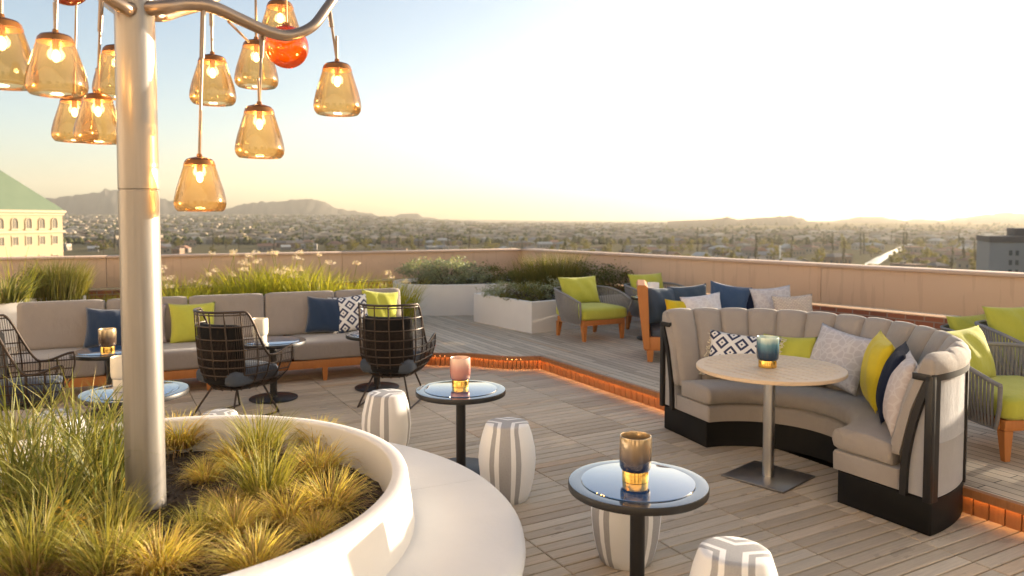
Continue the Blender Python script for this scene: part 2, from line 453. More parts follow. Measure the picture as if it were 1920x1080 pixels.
# ================================================================== SETTING: decks, step, walls
def lower_deck():
    mb = MB(); r2 = random.Random(3)
    n_edge = 4.42; L = .61; W = L / 7
    def wave(p):     # True where the raised deck covers the lower one for certain
        return False
    for i in range(-26, 2):
        n0 = n_edge + (i - 1) * L
        for j in range(-125, 75):
            t0 = j * W
            c = tn(t0 + W / 2, n0 + L / 2)
            d = c.y
            if d < -4.1 or d > 9.6 or c.x < -9.5 or c.x > 6.5: continue
            if n0 > n_edge - .01 and c.x > .45: continue
            if (c.xy - Vector((-1.5, 2.98))).length < 1.2: continue
            a, b = .0048, .0032
            z = r2.uniform(-.0012, .0012)
            x0, x1, y0, y1 = t0 + a, t0 + W - a, n0 + b, n0 + L - b
            e = .004
            vs = [tn(x0, y0, z - .03), tn(x1, y0, z - .03), tn(x1, y1, z - .03), tn(x0, y1, z - .03),
                  tn(x0, y0, z - .003), tn(x1, y0, z - .003), tn(x1, y1, z - .003), tn(x0, y1, z - .003),
                  tn(x0 + e, y0 + e, z), tn(x1 - e, y0 + e, z), tn(x1 - e, y1 - e, z), tn(x0 + e, y1 - e, z)]
            # T x N = +z is flipped, so wind the faces the other way
            fs = [(0, 4, 5, 1), (1, 5, 6, 2), (2, 6, 7, 3), (3, 7, 4, 0), (4, 8, 9, 5), (5, 9, 10, 6), (6, 10, 11, 7), (7, 11, 8, 4), (8, 11, 10, 9)]
            mb.add(vs, [f[::-1] for f in fs])
    o = struct(raw('lower_deck', mb, M['deck']))
    m2 = MB(); m2.add([(-14, -4, -.07), (9, -4, -.07), (9, 15.5, -.07), (-14, 15.5, -.07)], [(0, 1, 2, 3)])
    struct(raw('roof_slab', m2, mat_plain('dark sub deck', (.008, .006, .005), .95)))
lower_deck()

def catmull(P, k=8):
    P = [Vector(p) for p in P]; out = []
    Q = [2 * P[0] - P[1]] + P + [2 * P[-1] - P[-2]]
    for i in range(1, len(Q) - 2):
        for j in range(k):
            t = j / k; a, b, c, d = Q[i - 1], Q[i], Q[i + 1], Q[i + 2]
            out.append(.5 * ((2 * b) + (c - a) * t + (2 * a - 5 * b + 4 * c - d) * t * t + (3 * b - a - 3 * c + d) * t ** 3))
    out.append(P[-1]); return out
P0 = Vector((.337, 8.507)); P1 = P0 + T.xy * 8.6
wavep = catmull([(-1.75, 9.12), (-1.35, 9.02), (-.95, 8.72), (-.5, 8.69), (-.05, 8.49), (.337, 8.507)])
_BC = Vector((1.687, 4.994)); _x = math.sqrt(1.0 - .52 ** 2)
def _bl(x, y): return _BC + T.xy * x + N.xy * y
notch = [_bl(-_x, .52)] + [_bl(math.cos(a_), math.sin(a_)) for a_ in [math.pi - math.asin(.52) - (math.pi - 2 * math.asin(.52)) * i / 14 for i in range(1, 14)]] + [_bl(_x, .52)]
step_line = [Vector((-10, 5.4)), Vector((-4.95, 7.68))] + wavep + notch + [P1]     # the booth stands in a recess of the raised deck
NOTCH0, NOTCH1 = 2 + len(wavep), 2 + len(wavep) + len(notch) - 1
CORN = Vector((.18, 14.25)); DR = Vector((.61, -.79)).normalized(); DL = Vector((-.918, -.397)).normalized()
def upper_deck():
    mb = MB()
    poly = [tuple(p) for p in step_line] + [tuple(CORN + DR * 17), tuple(CORN), tuple(CORN + DL * 14)]
    n = len(poly)
    mb.add([(x, y, UP) for x, y in poly], [tuple(range(n))])
    struct(mb.build('raised_deck', M['deck_up'], smooth=None))
    # nosing board along the edge, riser boards below it, light strip tucked under the nosing
    nose = MB(); ris = MB(); led = MB()
    r2 = random.Random(5)
    pts = step_line
    for i in range(len(pts) - 1):
        if NOTCH0 <= i < NOTCH1: continue
        a, b = pts[i], pts[i + 1]; d = (b - a); L = d.length; d.normalize(); nn = Vector((d.y, -d.x))  # towards the lower deck
        q = [a + nn * .03, b + nn * .03, b - nn * .012, a - nn * .012]
        nose.prism([tuple(p) for p in q], UP - .026, UP + .004)
        nose.prism([tuple(p) for p in (a + nn * .0295, b + nn * .0295, b + nn * .021, a + nn * .021)], UP - .046, UP - .0255)
        q = [a + nn * .018, b + nn * .018, b + nn * .006, a + nn * .006]
        led.prism([tuple(p) for p in q], UP - .036, UP - .029)
        k = max(1, round(L / .088)); 
        for j in range(k):
            p, r_ = a + d * (L * j / k + .004), a + d * (L * (j + 1) / k - .004)
            off = r2.uniform(-.001, .001)
            q = [p + nn * off, r_ + nn * off, r_ - nn * .014, p - nn * .014]
            ris.prism([tuple(x) for x in q], -.01, UP - .028)
    struct(nose.build('step_nosing', M['riser'])); struct(ris.build('step_riser', M['riser']))
    tag(led.build('light_strip', M['led']), 'glowing orange light strip tucked under the edge of the raised deck', 'light strip')
upper_deck()

def parapet(name, label, d, L, mitre, joints):
    t = thing(name, label, 'wall', (CORN.x, CORN.y, 0), math.atan2(d.y, d.x))
    s = 1 if mitre > 0 else -1                      # outward side in local y
    y0, y1 = (0, .28) if s > 0 else (-.28, 0)
    mb = MB(); px_ = -.02
    edges = [0] + joints + [L]
    for i in range(len(edges) - 1):
        a, b = edges[i] + (.0025 if i else -.0), edges[i + 1] - .0025
        mb.box(((a + b) / 2, (y0 + y1) / 2, .89), (b - a, .28, .46), .004)
    mb.box((L / 2, s * .16, .3), (L, .2, .64)); 
    mb.build('wall_panel', M['wall'], t)
    b2 = MB(); b2.box((L / 2 + .02, s * .045, .38), (L - .06, .05, .46)); b2.build('brick_course', M['brick'], t)
    c = MB()
    for i in range(len(edges) - 1):
        a, b = edges[i] + .002, edges[i + 1] - .002
        c.box(((a + b) / 2, s * .135, 1.137), (b - a, .34, .034), .006)
    c.build('coping', M['coping'], t)
    return t
parapet('parapet_wall', 'long tan rendered parapet wall on the right, brick along its foot, behind the curved booth', DR, 17, 1, [2.6, 6.1, 9.3, 12.6])
parapet('parapet_wall', 'tan rendered parapet wall running left behind the long sofa and the tall grasses', DL, 14, -1, [3.4, 7.0, 10.4])

# ================================================================== FURNITURE
# ---- round planter with bench, lamp tree
PC = Vector((-1.5, 2.98))
def planter():
    t = thing('round_planter', 'large round white planter with a built-in bench round it, full of grass clumps', 'planter', (PC.x, PC.y, 0))
    mb = MB()
    mb.lathe([(1.0, .40), (1.0, .640), (1.0015, .6465), (1.006, .650), (1.058, .651), (1.0645, .6485), (1.067, .642), (1.095, .435), (1.095, 0.0)], 128)
    mb.build('planter_wall', M['white_plaster'], t, smooth=40)
    b = MB()
    prof = [(1.06, .0), (1.06, .432), (1.5, .428), (1.535, .420), (1.552, .402), (1.556, .38), (1.545, .33), (1.53, 0.0)]
    k = 6
    for i in range(k):
        a0 = R(27) + 2 * math.pi * i / k; a1 = a0 + 2 * math.pi / k
        b.sweep(prof, [a0 + .0008 + (a1 - a0 - .0016) * j / 22 for j in range(23)])
    b.build('bench', M['white_plaster'], t)
    s = MB(); r2 = random.Random(2); seg, rings = 96, 26
    vs = [(0, 0, .52)]; fs = []
    for i in range(1, rings + 1):
        for k in range(seg):
            r = 1.003 * i / rings; a = 2 * math.pi * k / seg
            vs.append((r * math.cos(a), r * math.sin(a), .515 - .05 * (i / rings) ** 4 + r2.uniform(-.012, .012)))
    for k in range(seg): fs.append((0, 1 + k, 1 + (k + 1) % seg))
    for i in range(rings - 1):
        for k in range(seg):
            a, b_ = 1 + i * seg + k, 1 + i * seg + (k + 1) % seg
            fs.append((a, a + seg, b_ + seg, b_))
    s.add(vs, fs); 
    for _ in range(900):
        a = r2.uniform(0, 6.283); r = math.sqrt(r2.random()) * .98
        M4 = Matrix.Translation((r * math.cos(a), r * math.sin(a), .515 - .05 * r ** 4 + .006)) @ Euler((r2.uniform(-.5, .5), r2.uniform(-.5, .5), r2.uniform(0, 6))).to_matrix().to_4x4()
        s.box((0, 0, 0), (r2.uniform(.02, .06), r2.uniform(.008, .018), .006), M=M4)
    s.build('soil', M['soil'], t, smooth=None)
planter()

POLE = Vector((-1.53, 3.07))
pend_list = [  # centre x, cap top y, bottom y (pixels), depth along the view, rod sleeve
    (2, 34, 168, 2.72), (104, 62, 183, 2.62), (139, 178, 268, 3.85), (183, 174, 271, 3.30), (221, 84, 187, 3.35), (374, 294, 400, 3.08),
    (398, 102, 198, 3.62), (480, 74, 166, 3.85), (486, 196, 299, 3.28), (525, 0, 92, 3.95), (632, 116, 218, 3.55)]
ball_list = [(538, 88, 3.62), (125, -32, 2.95)]
def lamp_tree():
    t = thing('lamp_tree', 'tall pale metal post branching like a tree, standing in the round planter', 'lamp post', (POLE.x, POLE.y, .5))
    O = Vector((POLE.x, POLE.y, .5))
    p = MB()
    r_ = .077
    p.lathe([(r_, -.1), (r_, 1.30), (r_, 1.333), (r_, 1.335), (r_ - .001, 1.3365), (r_ - .003, 1.3375), (r_ - .003, 1.3405), (r_ - .001, 1.3415), (r_, 1.343), (r_, 1.346), (r_, 1.38), (r_ * .97, 2.1), (r_ * .95, 2.6), (r_ * .8, 2.75), (.0, 2.78)], 48)
    p.build('post', M['pole'], t, smooth=50)
    def br(path, r, k=8):
        m = MB(); P = catmull(path, k); n = len(P)
        m.tube([q - O for q in P], [r * (1.0 - .35 * i / (n - 1)) for i in range(n)], 14)
        return m.build('branch', M['branch'], t, smooth=60)
    M['branch'] = mat_plain('bronze painted branch', (.36, .27, .20), .32, .85, var=.1)
    top = Vector((POLE.x, POLE.y, 2.56))
    Z = lambda x, y, Y: dep(x, y, Y)
    # the S-shaped branch in view, then its rise out of the picture
    br([Vector((POLE.x, POLE.y, 2.57)), Z(300, 14, 3.05), Z(345, 8, 3.10), Z(395, 12, 3.16), Z(450, 36, 3.24), Z(505, 60, 3.32), Z(545, 66, 3.38), Z(585, 50, 3.44), Z(612, 16, 3.50), Z(632, -14, 3.56), Z(665, -70, 3.66), Z(700, -110, 3.8)], .030)
    br([Vector((POLE.x, POLE.y, 2.56)), Z(300, 30, 3.16), Z(335, 22, 3.35), Z(390, 5, 3.6), Z(440, -30, 3.85), Z(500, -75, 3.95), Z(560, -100, 4.0)], .026)
    br([Vector((POLE.x, POLE.y, 2.58)), Z(238, 16, 2.98), Z(205, -4, 2.92), Z(160, -40, 2.85), Z(100, -80, 2.7), Z(20, -100, 2.62)], .030)
    br([Vector((POLE.x, POLE.y, 2.56)), Z(236, 30, 3.2), Z(215, 16, 3.35), Z(190, -4, 3.5), Z(160, -40, 3.8), Z(120, -70, 3.95)], .026)
    st = MB(); st.tube([Z(428, 40, 3.3) - O, Z(466, 78, 3.75) - O], .006, 6); st.build('brace', M['branch'], t)
lamp_tree()

def pendant_meshes():
    sh = [(.030, 0), (.052, -.004), (.060, -.018), (.066, -.040), (.080, -.085), (.094, -.130), (.103, -.170), (.105, -.190), (.101, -.210), (.092, -.222), (.088, -.225)]
    inn = [(r - .0035, z) for r, z in sh[::-1]]
    a = MB(); a.lathe(sh, 40)
    b = MB(); b.lathe([(.0, .020), (.009, .020), (.012, .008), (.028, .004), (.048, -.002), (.059, -.012), (.065, -.030), (.0625, -.030), (.054, -.014), (.03, -.006), (0, -.006)], 32)
    b.lathe([(.0, -.008), (.013, -.008), (.013, -.050), (.010, -.056), (0, -.056)], 16)
    c = MB(); c.lathe([(0, -.056), (.008, -.060), (.0125, -.074), (.0135, -.086), (.009, -.098), (0, -.103)], 18)
    return a, b, c
def pendants():
    a, b, c = pendant_meshes()
    capm = mat_plain('bronze cap', (.30, .13, .04), .25, .5)
    rodm = mat_plain('brass rod', (.24, .19, .15), .35, .6)
    proto = thing('pendant_lamp', 'x', 'pendant lamp')
    a.build('shade', M['amber_glass'], proto, smooth=80); b.build('cap', capm, proto, smooth=40); c.build('bulb', M['bulb'], proto, smooth=80)
    labels = ['amber glass pendant lamp cut off by the left edge of the picture',
              'large amber glass pendant lamp hanging nearest, left of the post beside the picture edge',
              'amber glass pendant lamp half hidden behind its lower neighbour left of the post',
              'lowest amber glass pendant lamp left of the post, overlapping a farther one',
              'amber glass pendant lamp partly hidden behind the metal post',
              'amber glass pendant lamp hanging lowest of all on the longest rod, right of the post',
              'amber glass pendant lamp just right of the post, behind a thin rod',
              'amber glass pendant lamp at the end of a thin slanting brace under the curved branch',
              'amber glass pendant lamp hanging straight below the curved branch, second lowest on the right',
              'amber glass pendant lamp highest of the right-hand ones, behind the orange glass ball',
              'amber glass pendant lamp farthest right, hanging from the upturned branch tip']
    tops = {0: -30, 1: -60, 2: -60, 3: -4, 4: 26, 5: 20, 6: 18, 7: -70, 8: 60, 9: -88, 10: 14}
    xt = {1: 108, 2: 145, 3: 190, 4: 224, 5: 381, 6: 396, 7: 479, 8: 492, 10: 617, 9: 527}
    for i, (cx, y0, y1, D) in enumerate(pend_list):
        p = dep(cx, y0 + 3, D); hgt = (dep(cx, y0, D).z - dep(cx, y1, D).z)
        k = hgt / .24
        o = proto if i == 0 else dup(proto, p, 0, labels[i])
        o.location = p; o.scale = (k, k, k); o['label'] = labels[i]; o['group'] = 'amber glass pendant lamps of the lamp tree'
        o.rotation_euler = (0, 0, rng.uniform(0, 6))
        q = dep(xt.get(i, cx), tops[i], D + (.0 if i not in (5, 8) else .06))
        mb = MB(); d = (q - p) / k; d = Matrix.Rotation(-o.rotation_euler.z, 3, 'Z') @ d
        mb.tube([(0, 0, .012), tuple(d)], .0062 / k, 10)
        sl_ = min(.2 / k, d.length * .35)
        if i in (3, 5, 6, 8, 10): mb.tube([tuple(d * (1 - sl_ / d.length)), tuple(d)], .0105 / k, 10)
        mb.build('rod', rodm, o, smooth=60)
        l = bpy.data.lights.new('bulb_light', 'POINT'); l.energy = 1.6; l.color = (1, .66, .32); l.shadow_soft_size = .03
        lo = bpy.data.objects.new('bulb_light', l); COL.objects.link(lo); lo.location = p + Vector((0, 0, -.088 * k))
    for i, (cx, cy, D) in enumerate(ball_list):
        p = dep(cx, cy, D)
        o = thing('glass_ball', ['red orange glass ball hanging behind the curved branch', 'red glass ball at the top left, mostly above the picture'][i], 'glass ball', p, 0, 'orange glass balls of the lamp tree')
        m = MB(); n_ = 20; rr = .101 if i == 0 else .085
        m.lathe([(rr * math.sin(math.pi * j / n_), -rr * math.cos(math.pi * j / n_)) for j in range(n_ + 1)], 40); m.build('ball', M['orange_glass'], o, smooth=180)
        m = MB(); m.lathe([(.0, rr + .012), (.022, rr + .010), (.024, rr - .004), (0, rr - .006)], 20); m.tube([(0, 0, rr), (0, 0, rr + .28)], .005, 8); m.build('hanger', capm, o, smooth=40)
pendants()

# ---- drum stools
def drum_stool():
    t = thing('drum_stool', 'x', 'stool', group='striped white and grey drum stools')
    mb = MB(); H = .475
    prof = [(0, 0), (.118, 0), (.130, .006), (.148, .06), (.166, .14), (.175, .22), (.177, .26), (.171, .33), (.155, .40), (.139, .450), (.134, .463), (.131, .469), (.124, .473), (.10, .4755), (.06, .4765), (.03, .477), (0, .477)]
    mb.lathe(prof, 64); mb.build('body', M['stool'], t, smooth=70)
    f = MB(); f.lathe([(.08, -.0), (.123, -.0), (.123, .012), (.08, .012)], 32); f.build('foot_ring', M['white_plaster'], t)
    return t
stool_spots = [(tuple(at(951, 934, 0)), -94, 'striped drum stool with a pale top standing right of the white bench'),
               ((-.905, 5.32, 0), -108, 'striped drum stool partly hidden behind the rim of the round planter'),
               ((.575, 3.70, 0), -39, 'striped drum stool half under the near side table'),
               ((.84, 2.76, 0), -109, 'striped drum stool cut off by the bottom edge, its star-patterned top nearest the camera'),
               ((-1.99, 5.02, 0), 60, 'striped drum stool showing only its top behind the planter grasses, below the middle wire chair'),
               ((-2.93, 4.75, 0), 12, 'striped drum stool at far left, its pale top seen through long grass blades')]
ds = drum_stool()
for i, (p, a, lab) in enumerate(stool_spots):
    o = ds if i == 0 else dup(ds, p, R(a), lab)
    o.location = p; o.rotation_euler.z = R(a); o['label'] = lab
    if i == 4: o.scale = (.84, .84, .86)

# ---- side tables
def side_table():
    t = thing('side_table', 'x', 'side table', group='round black side tables with blue glass tops')
    m = MB(); m.lathe([(0, .522), (.298, .522), (.307, .525), (.308, .530), (.308, .553), (.3065, .5565), (.3045, .5575)], 72); m.lathe([(.3045, .5575), (.302, .558), (.262, .558), (0, .5575)], 72, 1); m.build('table_rim', [M['black_metal'], M['rim']], t, smooth=40)
    m = MB(); m.lathe([(.248, .557), (.250, .5605), (.2485, .5625), (.246, .563), (0, .563)], 72); m.build('glass_top', M['navy_glass'], t, smooth=40)
    m = MB(); m.lathe([(0, .010), (.033, .010), (.033, .519), (0, .519)], 32); m.build('column', M['black_metal'], t, smooth=40)
    m = MB(); m.lathe([(0, .0), (.222, .0), (.225, .003), (.225, .010), (.220, .014), (.04, .018), (.034, .03), (0, .03)], 56); m.build('base', M['black_metal'], t, smooth=40)
    return t
st_spots = [((.558, 3.26, 0), 'black side table with blue glass top nearest the camera, smoky candle cup on it'),
            ((-.351, 5.065, 0), 'black side table with a rose candle cup on it, between two drum stools'),
            ((-3.56, 6.56, 0), 'dark side table before the left end of the sofa, left of the metal post'),
            ((-2.29, 7.10, 0), 'dark side table beside the middle wire chair with a cream candle cup on it'),
            ((-1.38, 7.56, 0), 'dark side table mostly hidden behind the right-hand wire chair'),
            ((-2.56, 5.02, 0), 'side table reflecting the sky behind the metal post and long grass')]
stb = side_table()
for i, (p, lab) in enumerate(st_spots):
    o = stb if i == 0 else dup(stb, p, 0, lab)
    o.location = p; o['label'] = lab
    if i == 5: o.scale = (1.1, 1.1, 1)

# ---- candle cups
def candle(label, p, glaze, k=1.0, foot=True, glow=False):
    t = thing('candle_holder', label, 'candle holder', p, rng.uniform(0, 6), 'candle cups on the tables'); t.scale = (k, k, k)
    m = MB(); m.lathe([(0, .046), (.052, .046), (.064, .052), (.069, .064), (.0715, .10), (.0715, .150), (.0705, .195), (.069, .200), (.066, .201), (.0645, .197), (.065, .15), (.063, .070), (.055, .062), (0, .060)], 48); m.build('cup', glaze, t, smooth=50)
    m = MB(); m.lathe([(.0648, .197), (.0652, .15), (.0632, .07), (.055, .0635), (0, .062)], 40); m.build('gilt_lining', M['gold'], t, smooth=60)
    m = MB(); m.lathe([(0, 0), (.056, 0), (.058, .002), (.058, .040), (.056, .047), (0, .047)], 48); m.build('foot', M['gold'] if foot else glaze, t, smooth=40)
    return t
TZ = .563
candle('smoky candle cup fading to navy with a gold foot, on the near side table', tuple(at(1191, 900, TZ)), M['glaze_smoke'], 1.0)
candle('rose candle cup with a gold foot, on the side table between the stools', tuple(at(863, 724, TZ)), M['glaze_pink'], 1.0)
candle('blue candle cup with a gold foot, on the teak dining table', tuple(at(1439, 688, .745)), M['glaze_blue'], 1.0)
candle('brown smoke candle cup with a gold foot, on the left table by the sofa', tuple(at(202, 659, TZ)), M['glaze_amber'], 1.0)
candle('cream candle cup on the table beside the middle wire chair', tuple(at(488, 638, TZ)), M['candle_white'], 1.05, False)
candle('cream candle cup standing low behind the metal post', tuple(at(229, 722, TZ - .003)), M['candle_white'], 1.0, False)

# ---- teak dining table
def teak_table():
    t = thing('dining_table', 'round slatted teak table on a steel column in front of the curved booth', 'table', (1.71, 4.91, 0))
    m = MB(); R_ = .475; zt = .745
    k = 11; w = 2 * (R_ - .05) / k; ang = R(-62)
    Mr = Matrix.Rotation(ang, 4, 'Z')
    for i in range(k):
        y = -(R_ - .05) + w * (i + .5); a, b = y - w / 2 + .0065, y + w / 2 - .0065
        f = lambda q: math.sqrt(max(.0001, (R_ - .045) ** 2 - min(q * q, (R_ - .046) ** 2)))
        pl = [(-f(a), a), (f(a), a)] + [(f(a + (b - a) * j / 5), a + (b - a) * j / 5) for j in range(1, 6)] + [(-f(b), b)] + [(-f(b - (b - a) * j / 5), b - (b - a) * j / 5) for j in range(1, 5)]
        m.prism(pl, zt - .022, zt - .0005, M=Mr)
    m.build('slats', M['teak_top'], t, smooth=None)
    m = MB(); m.lathe([(0, zt - .0255), (R_ - .05, zt - .0255), (R_ - .05, zt - .0235), (0, zt - .0235)], 48); m.build('gap_shade_disc', M['black_ply'], t, smooth=None)  # black disc added below the slats to put dark shade in their gaps
    m = MB(); m.sweep([(R_ - .048, zt - .024), (R_ - .048, zt), (R_ - .004, zt), (R_, zt - .004), (R_, zt - .022), (R_ - .004, zt - .026)], [2 * math.pi * j / 72 for j in range(73)], caps=False); m.build('edge_ring', M['teak_top'], t, smooth=40)
    m = MB(); m.box((0, 0, zt - .034), (.36, .05, .018)); m.box((0, 0, zt - .0345), (.05, .36, .017)); m.build('bracket', M['black_metal'], t)
    m = MB(); m.lathe([(.0, .012), (.0375, .012), (.0375, zt - .043), (0, zt - .043)], 40); m.build('column', M['steel'], t, smooth=40)
    m = MB(); m.box((0, 0, .007), (.44, .44, .012), .002, rot=(0, 0, R(-47))); m.build('base_plate', M['dark_steel'], t)
teak_table()

# ---- pillows
def pillow_mesh(w, h, d, mat, fringe=False, n=18):
    mb = MB(); vs = []; fs = []
    for side in (1, -1):
        base = len(vs)
        for i in range(n + 1):
            for j in range(n + 1):
                u = -1 + 2 * i / n; v = -1 + 2 * j / n
                pin = 1 - .10 * (1 - abs(v) ** 2) * abs(u) ** 3; pin2 = 1 - .10 * (1 - abs(u) ** 2) * abs(v) ** 3
                x = u * w / 2 * pin; z = v * h / 2 * pin2
                b = max(0.0, (1 - abs(u) ** 2.4) * (1 - abs(v) ** 2.4)) ** .55
                y = side * d / 2 * b + .006 * math.sin(9 * u + 4 * v) * b
                vs.append((x, y, z))
        for i in range(n):
            for j in range(n):
                a = base + i * (n + 1) + j; q = (a, a + 1, a + n + 2, a + n + 1)
                fs.append(q if side > 0 else q[::-1])
    mb.add(vs, fs)
    bm = bmesh.new(); me = bpy.data.meshes.new('tmp'); me.from_pydata(mb.v, [], mb.f); bm.from_mesh(me); bmesh.ops.remove_doubles(bm, verts=bm.verts, dist=1e-5)
    m2 = MB(); m2._bm(bm, Matrix())
    bpy.data.meshes.remove(me)
    return m2
def pillow(label, p, yaw, mat, w=.46, h=.46, d=.17, lean=18, roll=0, group='throw pillows', fringe=False):
    """p: where the middle of the bottom edge rests; yaw: compass direction (degrees, 0 = +x) the face looks at"""
    m = pillow_mesh(w, h, d, mat)
    o = m.build('throw_pillow', mat, None, smooth=180)
    tag(o, label, 'pillow', group)
    rot = Matrix.Rotation(R(yaw + 90), 4, 'Z') @ Matrix.Rotation(R(-lean), 4, 'X') @ Matrix.Rotation(R(roll), 4, 'Y')
    ext = min((rot @ Vector(c.co)).z for c in o.data.vertices)
    up = rot @ Vector((0, 0, -h / 2))
    o.matrix_world = Matrix.Translation(Vector(p) - Vector((up.x, up.y, ext))) @ rot
    if fringe:
        f = MB(); r2 = random.Random(4)
        for sx_ in (-1, 1):
            for j in range(34):
                z = -h / 2 * .97 + h * .97 * j / 33; x = sx_ * w / 2 * (1 - .10 * (1 - (2 * z / h) ** 2))
                f.tube([(x, 0, z), (x + sx_ * r2.uniform(.012, .02), r2.uniform(-.012, .012), z + r2.uniform(-.008, .008)), (x + sx_ * r2.uniform(.02, .038), r2.uniform(-.02, .02), z + r2.uniform(-.02, .01))], .0028, 4)
        f.build('fringe', M['candle_white'], o)
    return o

# ---- curved booth
BC = Vector((1.687, 4.994, 0)); BZ = math.atan2(T.y, T.x)
def booth():
    t = thing('curved_booth', 'curved grey booth with a tall channelled back on a black plinth, round the teak table', 'booth', BC, BZ)
    pi = R(173); K = 15; SUB = 12
    th = [pi * i / (K * SUB) for i in range(K * SUB + 1)]
    th = [.004 + (pi - .008) * i / (K * SUB) for i in range(K * SUB + 1)]
    inner = [(.925, .40), (.93, .47), (.955, .57), (.985, .69), (1.02, .80), (1.06, .89), (1.098, .958), (1.118, .982), (1.146, .988), (1.176, .972), (1.192, .940), (1.194, .905), (1.190, .886)]
    def prof(a):
        u = (a - .004) / (pi - .008) * K; s_ = abs(math.sin(math.pi * u)) ** .40
        out = []
        for i, (r, z) in enumerate(inner):
            if i <= 6: out.append((r - .044 * (s_ - .62), z))
            elif i <= 9: out.append((r - .018 * (s_ - .5), z + .018 * (s_ - .7)))
            elif i <= 11: out.append((r + .005 * (s_ - .5), z))
            else: out.append((r, z))
        return out + [(1.15, .884), (1.06, .66), (1.0, .40)]
    m = MB(); m.sweep(prof, th, endr=.022); m.build('backrest', M['grey_fabric'], t, smooth=48)
    th2 = [pi * i / 64 for i in range(65)]
    m = MB(); m.sweep([(.99, .205), (1.178, .205), (1.178, .5), (1.180, .503), (1.178, .506), (1.178, .872), (1.146, .872), (1.105, .76), (1.07, .64), (1.035, .5), (1.01, .36)], th2); m.build('outer_panel', M['panel_fabric'], t, smooth=40)
    fr = MB()
    fr.sweep([(1.174, .852), (1.192, .852), (1.192, .888), (1.174, .888)], [(-.012) + (pi + .024) * i / 64 for i in range(65)])
    for i in range(8):
        a = pi * i / 7; a = max(.022, min(pi - .022, a))
        fr.sweep([(1.176, .19), (1.191, .19), (1.191, .853), (1.176, .853)], [a - .019, a, a + .019])
    crv = catmull([(1.168, .872), (1.140, .79), (1.105, .69), (1.07, .56), (1.045, .42), (1.035, .30), (1.033, .19)], 5)
    for s in (1, -1):
        # sabre-shaped strip and corner post on both end faces
        wd = .019; L = []; Q = []
        for i, p in enumerate(crv):
            d = (crv[min(i + 1, len(crv) - 1)] - crv[max(i - 1, 0)]).normalized(); nn = Vector((-d.y, d.x))
            L.append(p + nn * wd); Q.append(p - nn * wd)
        poly = [(s * q.x, q.y) for q in L] + [(s * q.x, q.y) for q in Q[::-1]]
        E4 = Matrix() if s > 0 else Matrix.Rotation(pi - math.pi, 4, 'Z')
        A = E4 @ Matrix(((1, 0, 0, 0), (0, 0, 1, 0), (0, 1, 0, 0), (0, 0, 0, 1)))
        for i in range(len(L) - 1):
            fr.prism([(s * L[i].x, L[i].y), (s * L[i + 1].x, L[i + 1].y), (s * Q[i + 1].x, Q[i + 1].y), (s * Q[i].x, Q[i].y)], -.026, .006, M=A)
        fr.box((s * 1.171, -.0105, .535), (.042, .033, .69), .002, M=E4)
        fr.box((s * 1.13, -.0115, .868), (.11, .031, .036), .002, M=E4)
    fr.build('frame', M['black_metal'], t, smooth=30)
    m = MB(); m.sweep([(.60, .325), (.945, .325), (.945, .44), (.80, .462), (.66, .462), (.60, .455), (.568, .440), (.555, .415), (.553, .375), (.565, .342)], [.03 + (pi - .06) * i / 72 for i in range(73)], endr=.03); m.build('seat_cushion', M['grey_fabric'], t, smooth=60)
    m = MB(); m.sweep([(.568, .20), (.995, .20), (.995, .318), (.575, .318), (.564, .30)], [.012 + (pi - .024) * i / 72 for i in range(73)], endr=.014); m.build('seat_apron', M['grey_fabric'], t, smooth=60)
    m = MB(); m.sweep([(.60, 0), (1.172, 0), (1.178, .006), (1.178, .198), (.60, .198)], [.016 + (pi - .032) * i / 72 for i in range(73)], endr=.012); m.build('plinth', M['black_ply'], t, smooth=50)
booth()
SZ = .462
def bw(x, y, z=SZ):  # booth-local to world
    return Matrix.Translation(BC) @ Matrix.Rotation(BZ, 4, 'Z') @ Vector((x, y, z))
G = 'pillows on the curved booth'
pillow('navy and white diamond pillow with a fringe, propped behind the teak table', bw(-.62, .42), 209 + 34, M['diamond'], .56, .38, .15, 26, 3, G, True)
pillow('lime pillow in the middle of the curved booth, beside the diamond print one', bw(-.40, .68), 209 + 22, M['lime'], .42, .38, .15, 24, -2, G)
pillow('pale grey leaf-print pillow at the back of the curved booth', bw(-.10, .78), 209 + 2, M['lace_grey'], .50, .44, .15, 24, 8, G)
pillow('bright yellow pillow on the right arm of the curved booth', bw(.36, .64), 209 - 46, M['yellow'], .46, .47, .19, 10, 4, G)
pillow('dark navy pillow squeezed behind a blush one on the curved booth', bw(.58, .46), 209 - 58, M['dark_navy'], .46, .46, .16, 14, 3, G)
pillow('pale blush leaf-print pillow at the right end of the curved booth', bw(.76, .26), 209 - 54, M['lace_pink'], .46, .46, .15, 14, 0, G)
